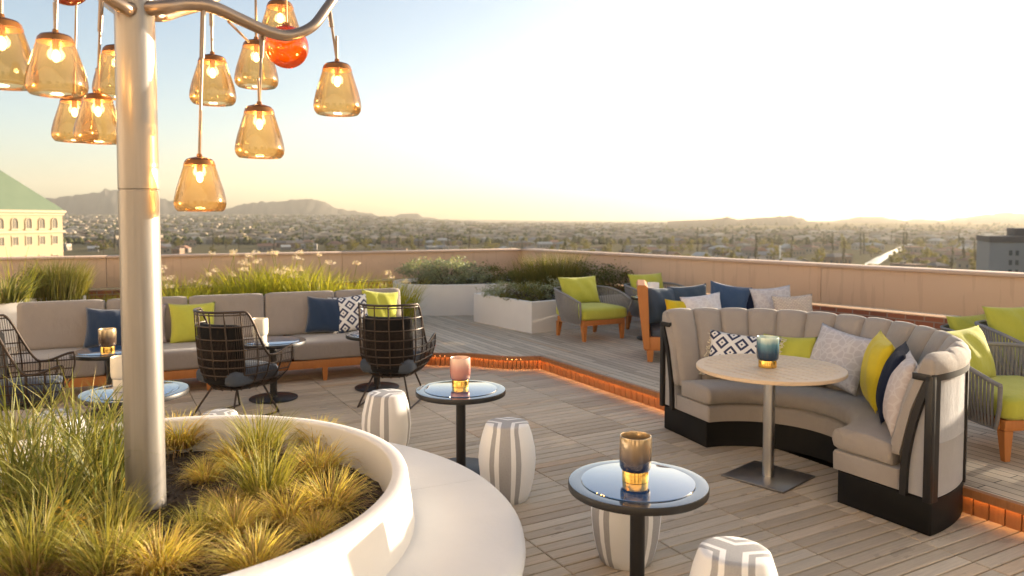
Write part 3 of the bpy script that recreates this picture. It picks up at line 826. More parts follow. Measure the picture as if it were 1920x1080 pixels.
# ---- long sofa
SO = Vector((-1.38, 8.98, 0)); SR = R(24)
def sw(x, y, z=.42): return Matrix.Translation(SO) @ Matrix.Rotation(SR, 4, 'Z') @ Vector((x, y, z))
def sofa():
    t = thing('long_sofa', 'long taupe sofa with five back cushions on a low teak frame, behind the wire chairs', 'sofa', SO, SR)
    L = 3.87; D = .76
    f = MB()
    for a, b in ((-2.08, 0), (-L, -2.10)):
        f.box(((a + b) / 2, -D + .02, .185), (b - a, .04, .085), .004); f.box(((a + b) / 2, -.03, .185), (b - a, .04, .085), .004)
        f.box((a + .02, -D / 2, .183), (.04, D - .10, .08), .004); f.box((b - .02, -D / 2, .183), (.04, D - .10, .08), .004)
        f.box(((a + b) / 2, -D / 2, .21), (b - a - .09, D - .09, .02))
    f.build('frame', M['teak'], t)
    for x in (-.06, -1.0, -2.03, -2.15, -3.1, -3.95):
        for y in (-D + .035, -.035):
            m = MB(); m.lathe([(0, 0), (.026, 0), (.040, .143), (0, .143)], 4, M=Matrix.Translation((x, y, 0)) @ Matrix.Rotation(R(45), 4, 'Z')); m.build('leg', M['teak'], t, smooth=None)
    for a, b in ((-1.33, 0), (-2.07, -1.34), (-3.05, -2.11), (-L, -3.06)):
        m = MB(); m.cushion((b - a - .006, D - .03, .20), .035, .015, 8, Matrix.Translation(((a + b) / 2, -D / 2 - .01, .325))); m.build('seat_cushion', M['sofa_fabric'], t, smooth=180)
    w_ = L / 5
    for i in range(5):
        A = Matrix.Translation((-L + w_ * (i + .5), -.10, .66)) @ Matrix.Rotation(R(-8), 4, 'X')
        m = MB(); m.cushion((w_ - .008, .17, .48), .04, .0, 8, A); m.build('back_cushion', M['sofa_fabric'], t, smooth=180)
    b = MB(); b.box((-L / 2, .015, .42), (L - .02, .03, .42), .008); b.build('back_rail', M['teak'], t)
sofa()
G = 'pillows on the long sofa'
pillow('navy pillow at the left end of the long sofa, behind the brown candle cup', sw(-3.07, -.36), 294, M['navy'], .44, .42, .16, 20, 3, G)
pillow('pale blush pillow on the long sofa half hidden by the metal post', sw(-2.74, -.27), 284, M['pink'], .42, .42, .14, 18, -3, G)
pillow('lime pillow on the long sofa left of the middle wire chair', sw(-2.28, -.32), 296, M['lime'], .46, .44, .16, 18, 0, G)
pillow('navy pillow on the long sofa left of the diamond print one', sw(-.93, -.32), 284, M['navy'], .44, .43, .16, 18, 4, G)
pillow('navy and white diamond pillow on the long sofa behind the right wire chair', sw(-.62, -.36), 290, M['diamond_small'], .45, .44, .15, 20, -5, G)
pillow('lime pillow at the right end of the long sofa, seen through the wire chair', sw(-.30, -.30), 300, M['lime'], .45, .46, .15, 16, 7, G)

# ---- wire chairs
def wire_chair():
    t = thing('wire_chair', 'x', 'lounge chair', group='bronze wire lounge chairs')
    Rr = .30
    def plan(s):
        a = abs(s)
        if a <= .6: ph = s / .6 * R(90); return Rr * math.sin(ph), Rr * math.cos(ph)
        k = (a - .6) / .4; return math.copysign(Rr * (1 + .10 * k), s), -.36 * k
    def q(z):
        pts = [(.26, .60), (.30, .74), (.38, .90), (.50, .99), (.7, 1.0), (1.0, .97)]
        if z <= pts[0][0]: return pts[0][1]
        for (a, b), (c, d) in zip(pts, pts[1:]):
            if z <= c: return b + (d - b) * (z - a) / (c - a)
        return pts[-1][1]
    def rim(s):
        a = abs(s)
        sm = lambda e0, e1, x: (lambda k: k * k * (3 - 2 * k))(max(0, min(1, (x - e0) / (e1 - e0))))
        return .945 - .40 * sm(.47, .73, a) + .055 * sm(.76, 1.0, a)
    def P(s, z):
        x, y = plan(s); k = q(z); return Vector((x * k, y * k + .10 * max(0, z - .5) ** 1.2 - .02, z))
    big = MB(); fine = MB()
    ss = [-1 + 2 * i / 80 for i in range(81)]
    big.tube([P(s, rim(s)) for s in ss], .0105, 8)
    for s in [-1, -.86, -.72, -.58, -.42, -.25, -.085, .085, .25, .42, .58, .72, .86, 1]:
        big.tube([P(s, .26 + (rim(s) - .26) * i / 12) for i in range(13)], .0068, 6)
    for z in (.27, .33, .40, .47, .54, .62, .71, .82, .92):
        run = []
        for s in ss:
            if rim(s) > z + .004: run.append(P(s, z))
            elif len(run) > 1: big.tube(run, .0062, 6); run = []
            else: run = []
        if len(run) > 1: big.tube(run, .0062, 6)
    big.build('wire_shell', M['brown_wire'], t, smooth=60)
    n_ = 96
    for i in range(n_ + 1):
        s = -1 + 2 * i / n_
        if abs(s) < .34: continue
        fine.tube([P(s, .28 + (min(rim(s), .96) - .28) * j / 8) * .995 for j in range(9)], .0021, 4)
    for i in range(46):
        s = -.33 + .66 * i / 45; fine.tube([P(s, .28 + (.70 - .28) * j / 8) * .995 for j in range(9)], .0016, 4)
    fine.build('fine_mesh', M['brown_wire'], t, smooth=60)
    c = MB(); c.cushion((.50, .52, .13), .05, .02, 8, Matrix.Translation((0, -.05, .375))); c.build('seat_cushion', M['seat_slate'], t, smooth=180)
    c = MB(); A = Matrix.Translation((0, .215, .575)) @ Matrix.Rotation(R(-5), 4, 'X'); c.cushion((.47, .10, .52), .045, .0, 8, A); c.v = [(x, y - 2.0 * x * x, z) for x, y, z in c.v]; c.build('back_cushion', M['charcoal'], t, smooth=180)
    lg = MB(); lg.box((0, -.03, .268), (.30, .30, .012), .003); lg.build('seat_plate', M['black_metal'], t)
    for sx_ in (-1, 1):
        a, b = Vector((sx_ * .15, .10, .265)), Vector((sx_ * .245, .25, .008)); c_, d = Vector((sx_ * .17, -.17, .27)), Vector((sx_ * .245, -.28, .008))
        for p, q_ in ((a, b), (c_, d)):
            m = MB(); m.tube([p, q_], .009, 8); m.build('leg', M['brown_wire'], t)
        m = MB(); m.tube([b, d], .008, 8); m.build('runner', M['brown_wire'], t)
    m = MB(); m.box((.03, .175, .335), (.07, .004, .032)); m.build('maker_tag', M['steel'], t)
    return t
wc = wire_chair()
wspots = [((-1.13, 6.96, 0), 82, 'right-hand bronze wire lounge chair seen from behind, before the end of the sofa'),
          ((-2.43, 6.46, 0), 62, 'bronze wire lounge chair in the middle, turned to the right between post and second chair'),
          ((-3.90, 5.80, 0), 24, 'bronze wire lounge chair at the left edge of the picture, mostly out of frame')]
for i, (p, fa, lab) in enumerate(wspots):
    o = wc if i == 0 else dup(wc, p, R(fa + 90), lab)
    o.location = p; o.rotation_euler.z = R(fa + 90); o['label'] = lab

# ---- rope lounge chairs
def rope_chair():
    t = thing('rope_chair', 'x', 'armchair', group='woven armchairs with lime cushions')
    pl = catmull([(-.40, -.34), (-.42, -.12), (-.41, .12), (-.33, .32), (-.16, .395), (0, .405), (.16, .395), (.33, .32), (.41, .12), (.42, -.12), (.40, -.34)], 8)
    n = len(pl)
    def top(i):
        k = abs(2 * i / (n - 1) - 1); return .64 - .02 * k - .11 * max(0, (k - .55) / .45) ** 1.5
    def bot(i):
        k = abs(2 * i / (n - 1) - 1); return .25 - .05 * k
    TP = [Vector((p.x * 1.03, p.y * 1.03 - (.03 if i in (0, n - 1) else 0), top(i))) for i, p in enumerate(pl)]
    BP = [Vector((p.x * .84, p.y * .84 + .02, bot(i))) for i, p in enumerate(pl)]
    fr = MB(); fr.tube(TP, .016, 8); fr.tube(BP, .010, 8)
    for i in (0, n - 1): fr.tube([TP[i], TP[i].lerp(BP[i], .5) + Vector((0, -.012, 0)), BP[i]], .014, 8)
    fr.build('rim', M['wicker'], t, smooth=60)
    rp = MB(); K = 74
    for j in range(1, K):
        x = (n - 1) * j / K; i = int(x); f = x - i
        a, b = TP[i].lerp(TP[min(i + 1, n - 1)], f), BP[i].lerp(BP[min(i + 1, n - 1)], f)
        mid = a.lerp(b, .5); rp.tube([a, mid * 1.0 + Vector((mid.x, mid.y, 0)).normalized() * .012, b], .0085, 6)
    rp.build('rope_back', M['wicker'], t, smooth=60)
    f = MB()
    f.box((0, -.315, .235), (.66, .045, .07), .005); f.box((0, .29, .235), (.60, .045, .07), .005)
    for s in (-1, 1): f.box((s * .315, -.01, .234), (.045, .565, .068), .005)
    f.box((0, -.01, .255), (.58, .56, .02)); f.build('seat_frame', M['teak'], t)
    for sx_ in (-1, 1):
        for y, dy in ((-.30, -.012), (.27, .04)):
            m = MB(); m.lathe([(0, 0), (.026, 0), (.045, .199), (0, .199)], 4, M=Matrix.Translation((sx_ * .30, y, 0)) @ Matrix(((1, 0, -sx_ * .0, 0), (0, 1, -dy * 4, dy), (0, 0, 1, 0), (0, 0, 0, 1))) @ Matrix.Rotation(R(45), 4, 'Z')); m.build('leg', M['teak'], t, smooth=None)
    m = MB(); m.cushion((.70, .70, .15), .05, .025, 8, Matrix.Translation((0, -.03, .345))); m.build('seat_cushion', M['lime'], t, smooth=180)
    pm = pillow_mesh(.62, .40, .20, M['lime']); A = Matrix.Translation((0, .24, .60)) @ Matrix.Rotation(R(-20), 4, 'X')
    m = MB(); m.add(pm.v, pm.f, 0, A); m.build('back_pillow', M['lime'], t, smooth=180)
    return t
rc = rope_chair()
rspots = [((1.035, 9.90, UP + .005), 29, 'woven armchair with lime cushions beside the square white planter, its teak legs in full view'),
          ((2.06, 10.46, UP + .005), 29, 'woven armchair with a lime pillow behind the small lantern table, farther of the back pair'),
          ((3.45, 5.12, UP + .005), 8, 'woven armchair with lime seat at the right edge, nearest the curved booth'),
          ((4.56, 6.40, UP + .005), 10, 'woven armchair cut by the right edge behind the nearer one, only pillow and rim showing'),
          ((4.76, 7.38, UP + .005), 20, 'woven armchair by the parapet wall, its lime pillow just past the booth back')]
for i, (p, a, lab) in enumerate(rspots):
    o = rc if i == 0 else dup(rc, p, R(a), lab)
    o.location = p; o.rotation_euler.z = R(a); o['label'] = lab
    if i == 2:      # its pillow leans into the left corner
        for c_ in [c_ for c_ in COL.objects if c_.parent == o and c_.name.startswith('back_pillow')]: c_.location = (-.14, -.06, 0); c_.rotation_euler.z = R(22)
    if i == 4: o.scale = (.9, .9, .74)

# ---- lantern table and lantern behind the daybed
o = dup(stb, (1.86, 9.72, UP + .005), 0, 'small dark side table on the raised deck carrying the white lantern, behind the daybed')
L_ = thing('lantern', 'plain white square lantern on the small table by the back pair of armchairs', 'lantern', (1.84, 9.70, UP + .005 + TZ), R(10))
m = MB(); m.lathe([(0, 0), (.070, 0), (.076, .006), (.076, .172), (.072, .178), (.066, .178), (.066, .02), (0, .02)], 36); m.build('shade', mat_plain('white lantern', (.86, .85, .82), .4, var=.02), L_, smooth=40)
m = MB(); m.lathe([(0, .021), (.045, .021), (.045, .12), (0, .125)], 24); m.build('candle', M['candle_white'], L_, smooth=40)

# ---- teak daybed with blue cushions
DB = Vector((1.45, 8.10, UP + .005)); DRz = R(-9)
def dw(x, y, z=.45): return Matrix.Translation(DB) @ Matrix.Rotation(DRz, 4, 'Z') @ Vector((x, y, z))
def daybed():
    t = thing('teak_daybed', 'teak daybed with slate blue cushions on the raised deck behind the curved booth', 'daybed', DB, DRz)
    f = MB(); f.box((.95, .06, .20), (1.9, .05, .15), .006); f.box((.95, .80, .20), (1.9, .05, .15), .006); f.box((.95, .43, .25), (1.86, .70, .02))
    f.box((.03, .43, .2), (.05, .68, .14), .006); f.box((1.87, .43, .2), (.05, .68, .14), .006); f.build('frame', M['teak'], t)
    for x in (.06, 1.84):
        for y in (.07, .79):
            m = MB(); m.lathe([(0, 0), (.04, 0), (.055, .126), (0, .126)], 4, M=Matrix.Translation((x, y, 0)) @ Matrix.Rotation(R(45), 4, 'Z')); m.build('leg', M['teak'], t, smooth=None)
    A = Matrix(((1, 0, 0, 0), (0, 0, 1, 0), (0, 1, 0, 0), (0, 0, 0, 1)))
    for s, x in ((1, 0),):
        m = MB(); m.prism([(x - s * .01, .14), (x + s * .055, .14), (x + s * .03, .82), (x + s * .0, .845), (x - s * .075, .845), (x - s * .09, .81)], .02, .78, M=A); m.build('arm', M['teak'], t, smooth=None)
    m = MB(); m.box((.95, .80, .42), (1.78, .03, .34), .01, rot=(R(-6), 0, 0)); m.build('back_panel', M['teak'], t)
    m = MB(); m.cushion((1.80, .74, .13), .05, .012, 8, Matrix.Translation((.97, .42, .285))); m.build('seat_cushion', M['seat_slate'], t, smooth=180)
daybed()
G = 'pillows on the teak daybed'; dz = .342
pillow('blue grey pillow at the left arm of the teak daybed', dw(.22, .42, dz), 300, M['blue_grey'], .48, .45, .18, 16, 4, G)
pillow('slate blue pillow on the teak daybed behind the yellow and white ones', dw(.55, .58, dz), 275, M['blue_grey'], .48, .46, .16, 16, -4, G)
pillow('brighter blue pillow tilted in the middle of the teak daybed', dw(.92, .50, dz), 268, M['blue'], .48, .46, .18, 14, 10, G)
pillow('dark navy pillow on the teak daybed right of the bright blue one', dw(1.20, .55, dz), 262, M['dark_navy'], .46, .43, .16, 16, 0, G)
pillow('small yellow pillow low on the teak daybed', dw(.40, .22, dz), 285, M['yellow'], .34, .33, .13, 20, 4, G)
pillow('white leaf-print pillow on the teak daybed beside the yellow one', dw(.68, .24, dz), 268, M['lace_white'], .46, .38, .13, 22, -8, G)
pillow('pale grey leaf-print pillow on the right part of the teak daybed', dw(1.46, .46, dz), 264, M['lace_grey'], .46, .46, .15, 18, -6, G)
pillow('cream stitched pillow at the right end of the teak daybed', dw(1.63, .24, dz), 262, M['stitch'], .44, .40, .14, 20, -4, G)

# ---- white planters of the raised deck
def box_planter(name, label, poly, z0, z1, wall=.06, rnd=False):
    t = thing(name, label, 'planter', (0, 0, 0))
    n = len(poly); P = [Vector(p) for p in poly]
    c = sum(P, Vector((0, 0))) / n
    t.location = (c.x, c.y, z0)
    area = sum(P[i].x * P[(i + 1) % n].y - P[(i + 1) % n].x * P[i].y for i in range(n))
    if area < 0: P.reverse()
    inn = []
    for i in range(n):
        a, b, d = P[i - 1], P[i], P[(i + 1) % n]
        e1, e2 = (b - a).normalized(), (d - b).normalized()
        n1, n2 = Vector((-e1.y, e1.x)), Vector((-e2.y, e2.x)); m = (n1 + n2).normalized()
        inn.append(b + m * wall / max(.4, m.dot(n1)))
    mb = MB(); vs = []; fs = []
    H = z1 - z0
    for lst, z in ((P, 0), (P, H - .008), ([p.lerp(q, .12) for p, q in zip(P, inn)], H), ([p.lerp(q, .88) for p, q in zip(P, inn)], H), (inn, H - .008), (inn, H - .10)):
        vs += [(p.x - c.x, p.y - c.y, z) for p in lst]
    for k in range(5):
        for i in range(n):
            j = (i + 1) % n; fs.append((k * n + i, k * n + j, (k + 1) * n + j, (k + 1) * n + i))
    mb.add(vs, fs); mb.build('planter_wall', M['white_plaster'], t, smooth=35 if rnd else 25)
    s = MB(); s.add([(p.x - c.x, p.y - c.y, H - .06) for p in inn], [tuple(range(n))]); s.build('soil', M['soil'], t, smooth=None)
    return t
def ell(cx, cy, a, b, rot, n=48, p=2.0):
    out = []
    for i in range(n):
        q = 2 * math.pi * i / n; x = a * math.copysign(abs(math.cos(q)) ** (2 / p), math.cos(q)); y = b * math.copysign(abs(math.sin(q)) ** (2 / p), math.sin(q))
        out.append((cx + x * math.cos(rot) - y * math.sin(rot), cy + x * math.sin(rot) + y * math.cos(rot)))
    return out
box_planter('white_planter', 'rounded white planter with silvery shrubs behind the right end of the sofa', ell(-.78, 12.98, 1.28, .82, R(14), p=2.6), UP, .655, rnd=True)
q0 = Vector((.27, 10.19)); e1 = Vector((-.86, 1.23)).normalized(); e2 = Vector((.80, .60)).normalized()
box_planter('white_planter', 'square-cornered white planter on the raised deck left of the lime armchair', [q0, q0 + e2 * 2.5, q0 + e2 * 2.5 + e1 * 1.5, q0 + e1 * 1.5], UP, .585)
box_planter('white_planter', 'long white planter with dark tall grass behind the left end of the sofa', [(-7.6, 9.6), (-6.15, 10.74), (-6.6, 11.4), (-8.1, 10.4)], UP, .62)
box_planter('white_planter', 'tall white planter at the far left edge with strappy leaves', [(-6.72, 9.48), (-6.05, 9.20), (-6.9, 8.4), (-8.0, 8.6)], UP, .74)
box_planter('white_planter', 'low pale planter box showing just above the sofa back among the grasses', [(-4.33, 11.9), (-3.62, 12.2), (-3.8, 12.7), (-4.5, 12.4)], UP, .63)

# ================================================================== PLANTS
M['blade_long'] = mat_leaf('long grass blades', [(.10, .125, .03, 1), (.15, .165, .04, 1), (.25, .235, .065, 1), (.075, .10, .028, 1), (.42, .34, .15, 1)], .32)
M['blade_gold'] = mat_leaf('golden grass blades', [(.50, .44, .09, 1), (.66, .55, .13, 1), (.60, .40, .18, 1), (.38, .38, .08, 1), (.72, .55, .27, 1)], .38)
M['blade_green'] = mat_leaf('fresh grass blades', [(.21, .21, .045, 1), (.33, .30, .065, 1), (.14, .155, .035, 1), (.48, .38, .14, 1)], .33)
M['blade_dry'] = mat_leaf('brown grass blades', [(.28, .17, .09, 1), (.38, .25, .14, 1), (.18, .12, .06, 1), (.46, .34, .19, 1)], .45)
M['blade_back'] = mat_leaf('sunny strap leaves', [(.25, .27, .035, 1), (.38, .36, .05, 1), (.18, .21, .03, 1), (.48, .41, .08, 1)], .55)
M['blade_dark'] = mat_leaf('dark fine grass', [(.10, .115, .03, 1), (.15, .15, .04, 1), (.20, .16, .06, 1), (.08, .095, .03, 1)], .45)
M['leaf_silver'] = mat_leaf('silver leaves', [(.24, .28, .20, 1), (.33, .37, .28, 1), (.20, .24, .16, 1), (.38, .37, .27, 1)], .35)
M['leaf_dark'] = mat_leaf('dark shrub leaves', [(.10, .12, .035, 1), (.15, .17, .05, 1), (.20, .16, .06, 1), (.08, .10, .035, 1)], .4)
M['leaf_gold'] = mat_leaf('yellowing leaves', [(.25, .17, .03, 1), (.35, .20, .03, 1), (.18, .16, .03, 1)], .45)
M['petal'] = mat_leaf('pale petals', [(.62, .50, .47, 1), (.70, .62, .57, 1), (.58, .48, .38, 1)], .35)
M['bark'] = mat_plain('brown twig', (.09, .06, .04), .9)

def blades(mb, n, r2, rad, h, wid, spread, droop, seg=4, hv=.35, mi=0, base=0.0):
    """n grass blades rising from a disc and arching outwards"""
    for _ in range(n):
        a = r2.uniform(0, 6.283); rr = rad * math.sqrt(r2.random())
        hh = h * (1 - hv * r2.random()); az = a + r2.gauss(0, .6)
        tilt = spread * (.25 + .75 * rr / max(rad, 1e-6)) * r2.uniform(.5, 1.25)
        dr = droop * r2.uniform(.4, 1.4)
        p = Vector((rr * math.cos(a), rr * math.sin(a), base)); d = Vector((math.cos(az), math.sin(az), 0)); sd_ = Vector((-d.y, d.x, 0))
        tw = r2.uniform(-1.2, 1.2); sd_ = (sd_ * math.cos(tw) + d * math.sin(tw))
        vs = []; fs = []; st = hh / seg
        for i in range(seg + 1):
            k = i / seg; wv = wid * (1 - k ** 2.2) * .5
            if i == seg: vs.append(tuple(p))
            else: vs += [tuple(p - sd_ * wv), tuple(p + sd_ * wv)]
            an = tilt + dr * k * k * 1.6
            p = p + (d * math.sin(an) + Vector((0, 0, math.cos(an)))) * st
        for i in range(seg - 1): fs.append((2 * i, 2 * i + 1, 2 * i + 3, 2 * i + 2))
        fs.append((2 * seg - 2, 2 * seg - 1, 2 * seg))
        mb.add(vs, fs, mi)
    return mb
def leaves(mb, n, r2, c, rad, size, mi=0, shell=.55):
    cl = []
    for _ in range(max(6, n // 45)):
        v = Vector((r2.gauss(0, 1), r2.gauss(0, 1), r2.gauss(0, 1))).normalized() * r2.uniform(shell, 1)
        cl.append((v, r2.uniform(.16, .34)))
    for _ in range(n):
        v, s_ = r2.choice(cl); q = v + Vector((r2.gauss(0, 1), r2.gauss(0, 1), r2.gauss(0, 1))) * s_ * .6
        p = Vector((c[0] + q.x * rad[0], c[1] + q.y * rad[1], c[2] + q.z * rad[2]))
        if p.z < .01: continue
        E_ = Euler((r2.uniform(-1.2, 1.2), r2.uniform(-1.2, 1.2), r2.uniform(0, 6.28))).to_matrix()
        s2 = size * r2.uniform(.6, 1.3); w2 = s2 * .38
        vs = [p + E_ @ Vector(k) for k in ((0, -s2 / 2, 0), (w2 / 2, 0, s2 * .06), (0, s2 / 2, 0), (-w2 / 2, 0, s2 * .06))]
        mb.add([tuple(x) for x in vs], [(0, 1, 2, 3)], mi)
    return mb
def one(name, mb, mat, label, cat, loc, rotz=0, group=None, k=1.0):
    o = raw(name, mb, mat); o.location = loc; o.rotation_euler = (0, 0, rotz)
    o.scale = k if isinstance(k, tuple) else (k, k, k); o['kind'] = 'thing'; return tag(o, label, cat, group)
def copy1(src, label, loc, rotz, k):
    o = src.copy(); COL.objects.link(o); o.location = loc; o.rotation_euler = (0, 0, rotz); o.scale = k if isinstance(k, tuple) else (k, k, k); o['label'] = label; return o

# foreground clumps in the round planter
r2 = random.Random(21)
SOIL = .505
def gold_clump(seed, n=520):
    r3 = random.Random(seed); mb = MB()
    blades(mb, n, r3, .05, .24, .0045, 1.0, 1.25, 4, .45, 0)
    blades(mb, n // 3, r3, .07, .23, .0040, 1.5, 1.2, 4, .4, 1)
    return mb
def green_clump(seed, n=300, h=.36):
    r3 = random.Random(seed); mb = MB()
    blades(mb, n, r3, .055, h, .0046, .55, .75, 5, .5, 0)
    blades(mb, n, r3, .06, h * .62, .0042, 1.2, 1.3, 4, .4, 1)
    return mb
def long_clump(seed, n=95, h=.66):
    r3 = random.Random(seed); mb = MB()
    blades(mb, n, r3, .07, h, .0085, .42, .95, 7, .5, 0)
    blades(mb, n // 4, r3, .07, h * .7, .007, .8, 1.3, 6, .4, 1)
    return mb
gm = [M['blade_gold'], M['blade_dry']]; grm = [M['blade_green'], M['blade_dry']]; lm = [M['blade_long'], M['blade_gold']]
GG = 'grass clumps in the round planter'
golds = [((618, 962), 1.08, 'golden grass mound nearest the right rim of the round planter'), ((596, 838), .95, 'small golden grass mound by the far rim of the round planter'),
         ((596, 893), 1.0, 'golden grass mound between the far small one and the big one at the right rim'), ((338, 838), 1.15, 'golden grass tuft just right of the foot of the metal post, by the far rim'),
         ((540, 985), .95, 'brownish grass mound left of the big golden mound at the right rim'), ((450, 880), 1.05, 'brown-tipped grass mound in the middle of the round planter'),
         ((590, 1010), .7, 'low brownish grass tuft under the big golden mound'), ((385, 905), .7, 'low brown grass tuft right beside the metal post'),
         ((130, 1068), .75, 'orange-tinged grass tuft near the bottom left corner'), ((480, 1075), .95, 'golden grass mound at the bottom edge below the pole, right of the green ones'), ((300, 1078), 1.05, 'straw-coloured grass mound at the bottom edge just left of the post line'), ((440, 1010), .9, 'straw-coloured grass mound between the post and the mounds at the bottom'),
         ((425, 968), .75, 'straw-coloured grass mound just right of the foot of the metal post'), ((235, 1055), .8, 'straw-coloured grass mound below the foot of the post, to its left')]
proto = None
meshes = [gold_clump(100 + i) for i in range(3)]
srcs = []
for i, ((px_, py_), k, lab) in enumerate(golds):
    loc = at(px_, py_, SOIL)
    if i < 3: o = one('grass_clump', meshes[i], gm, lab, 'grass clump', loc, r2.uniform(0, 6), GG, k); srcs.append(o)
    else: o = copy1(srcs[i % 3], lab, loc, r2.uniform(0, 6), k)
greens = [((487, 868), 1.0, 'upright green grass clump, tallest right of the post, near the far rim'), ((497, 950), 1.05, 'upright green grass clump in front of the tallest one right of the post'),
          ((375, 1020), .6, 'green grass clump in front of the foot of the metal post'),
          ((215, 1005), .7, 'green grass clump just left of the foot of the metal post'),
          ((60, 1085), 1.0, 'green grass clump in the bottom left corner'), ((200, 1090), .9, 'green grass clump at the bottom edge left of the centre of the planter')]
meshes = [green_clump(200), green_clump(201), green_clump(202)]; srcs = []
for i, ((px_, py_), k, lab) in enumerate(greens):
    loc = at(px_, py_, SOIL)
    if i < 3: o = one('grass_clump', meshes[i], grm, lab, 'grass clump', loc, r2.uniform(0, 6), GG, k); srcs.append(o)
    else: o = copy1(srcs[i % 3], lab, loc, r2.uniform(0, 6), k)
longs = [((150, 900), 1.0, 'long-bladed grass clump left of the post, its tips crossing the wire chair'), ((75, 945), 1.05, 'long-bladed grass clump in the middle of the left group'),
         ((195, 950), .9, 'long-bladed grass clump closest to the post on its left'), ((15, 990), 1.0, 'long-bladed grass clump at the left edge of the picture'),
         ((110, 1000), .85, 'long-bladed grass clump in front of the left group'), ((30, 880), .95, 'long-bladed grass clump at the left edge, farther back'),
         ((225, 880), .85, 'long-bladed grass clump behind the others, beside the post')]
meshes = [long_clump(300), long_clump(301), long_clump(302)]; srcs = []
for i, ((px_, py_), k, lab) in enumerate(longs):
    loc = at(px_, py_, SOIL - .02)
    if i < 3: o = one('grass_clump', meshes[i], lm, lab, 'grass clump', loc, r2.uniform(0, 6), GG, k); srcs.append(o)
    else: o = copy1(srcs[i % 3], lab, loc, r2.uniform(0, 6), k)
GCP = [(130, 1055, 'leaf_gold', 'small orange-leaved plant low in the bottom left of the round planter'), (70, 1000, 'blade_long', 'small green-leaved plant under the long grass in the round planter')]

# agapanthus-like flowering grasses behind the sofa
def flower_plant(seed, n, h, nf):
    r3 = random.Random(seed); mb = MB()
    blades(mb, n, r3, .24, h, .016, .42, .6, 5, .5)
    st = []
    for _ in range(nf):
        a = r3.uniform(0, 6.28); rr = r3.uniform(0, .2); b = Vector((rr * math.cos(a), rr * math.sin(a), 0)); tip = b + Vector((r3.gauss(0, .10), r3.gauss(0, .10), h * r3.uniform(.66, 1.0) * (1.28 if r3.random() < .12 else 1)))
        st.append((b, tip))
    return mb, st
def flower_head(r3, tip, mb):
    for _ in range(13):
        v = Vector((r3.gauss(0, 1), r3.gauss(0, 1), abs(r3.gauss(0, 1)) * .8 + .1)).normalized()
        q = tip + v * r3.uniform(.03, .06); s_ = r3.uniform(.010, .018); u = v.cross(Vector((0, 0, 1))).normalized(); w_ = v.cross(u)
        mb.tube([tip, q], .0012, 3, caps=False)
        for k in range(3):
            an = k * 2.09; e = (u * math.cos(an) + w_ * math.sin(an))
            mb.add([tuple(q), tuple(q + e * s_ + w_ * s_ * .3 + v * s_), tuple(q + e * s_ * .6 + v * s_ * 1.7), tuple(q + e * s_ - w_ * s_ * .3 + v * s_)], [(0, 1, 2, 3)])
ag = []
ag_spots = [  # pixel x, depth, scale, flowers
    (175, 11.1, .62, 0), (215, 10.9, .66, 0), (330, 10.0, 1.0, 3), (372, 10.3, .92, 3), (420, 10.6, .95, 3), (470, 10.8, 1.18, 4), (512, 11.0, 1.12, 3), (556, 10.9, 1.16, 4),
    (600, 10.6, 1.12, 2), (640, 10.7, 1.02, 1), (682, 10.5, .98, 0), (722, 10.6, .86, 2), (300, 10.5, .8, 2), (348, 11.2, .95, 3), (530, 11.6, 1.2, 3), (258, 10.6, .72, 1), (745, 11.0, .9, 2), (450, 11.8, 1.1, 3)]
aglab = ['short strappy grass clump behind the sofa, left of the post, beside the white planter', 'short strappy grass clump behind the sofa, next left of the post', 'flowering strap-leaved clump just right of the post, in front of its twin', 'flowering strap-leaved clump behind the fourth sofa cushion from the right',
         'flowering strap-leaved clump above the middle wire chair', 'tall flowering clump left of the low pale planter box', 'flowering clump right behind the low pale planter box', 'tall clump with flowers right of the low pale planter box',
         'bright strap-leaved clump behind the second sofa cushion from the right, nearer one', 'bright strap-leaved clump above the navy sofa pillow', 'low bright strap-leaved clump behind the right end of the sofa', 'strap-leaved clump with white flowers nearest the rounded white planter',
         'small flowering clump right behind the metal post, nearer', 'flowering clump against the parapet right of the post', 'tall flowering clump against the parapet, right of the pale planter box', 'strappy clump hidden by the metal post', 'strap-leaved clump touching the rounded white planter, farther back', 'flowering clump against the parapet above the middle wire chair']
for i, (px_, Y, k, nf) in enumerate(ag_spots):
    x = (px_ - PXC) / F * Y; lab = aglab[i]
    t = thing('flowering_grass', lab, 'plant', (x, Y, UP), rng.uniform(0, 6), 'strap-leaved clumps behind the sofa')
    mb, st = flower_plant(400 + i, 330, .92, nf)
    raw('leaves', mb, M['blade_back'], t)
    r3 = random.Random(500 + i)
    for b, tip in st:
        s_ = MB(); s_.tube([b, b.lerp(tip, .5) + Vector((r3.gauss(0, .02), r3.gauss(0, .02), 0)), tip], .0035, 5); so_ = raw('flower_stem', s_, M['blade_back'], t)
        fl = MB(); flower_head(r3, tip, fl); raw('flower_head', fl, M['petal'], so_)
    t.scale = (k, k, k)

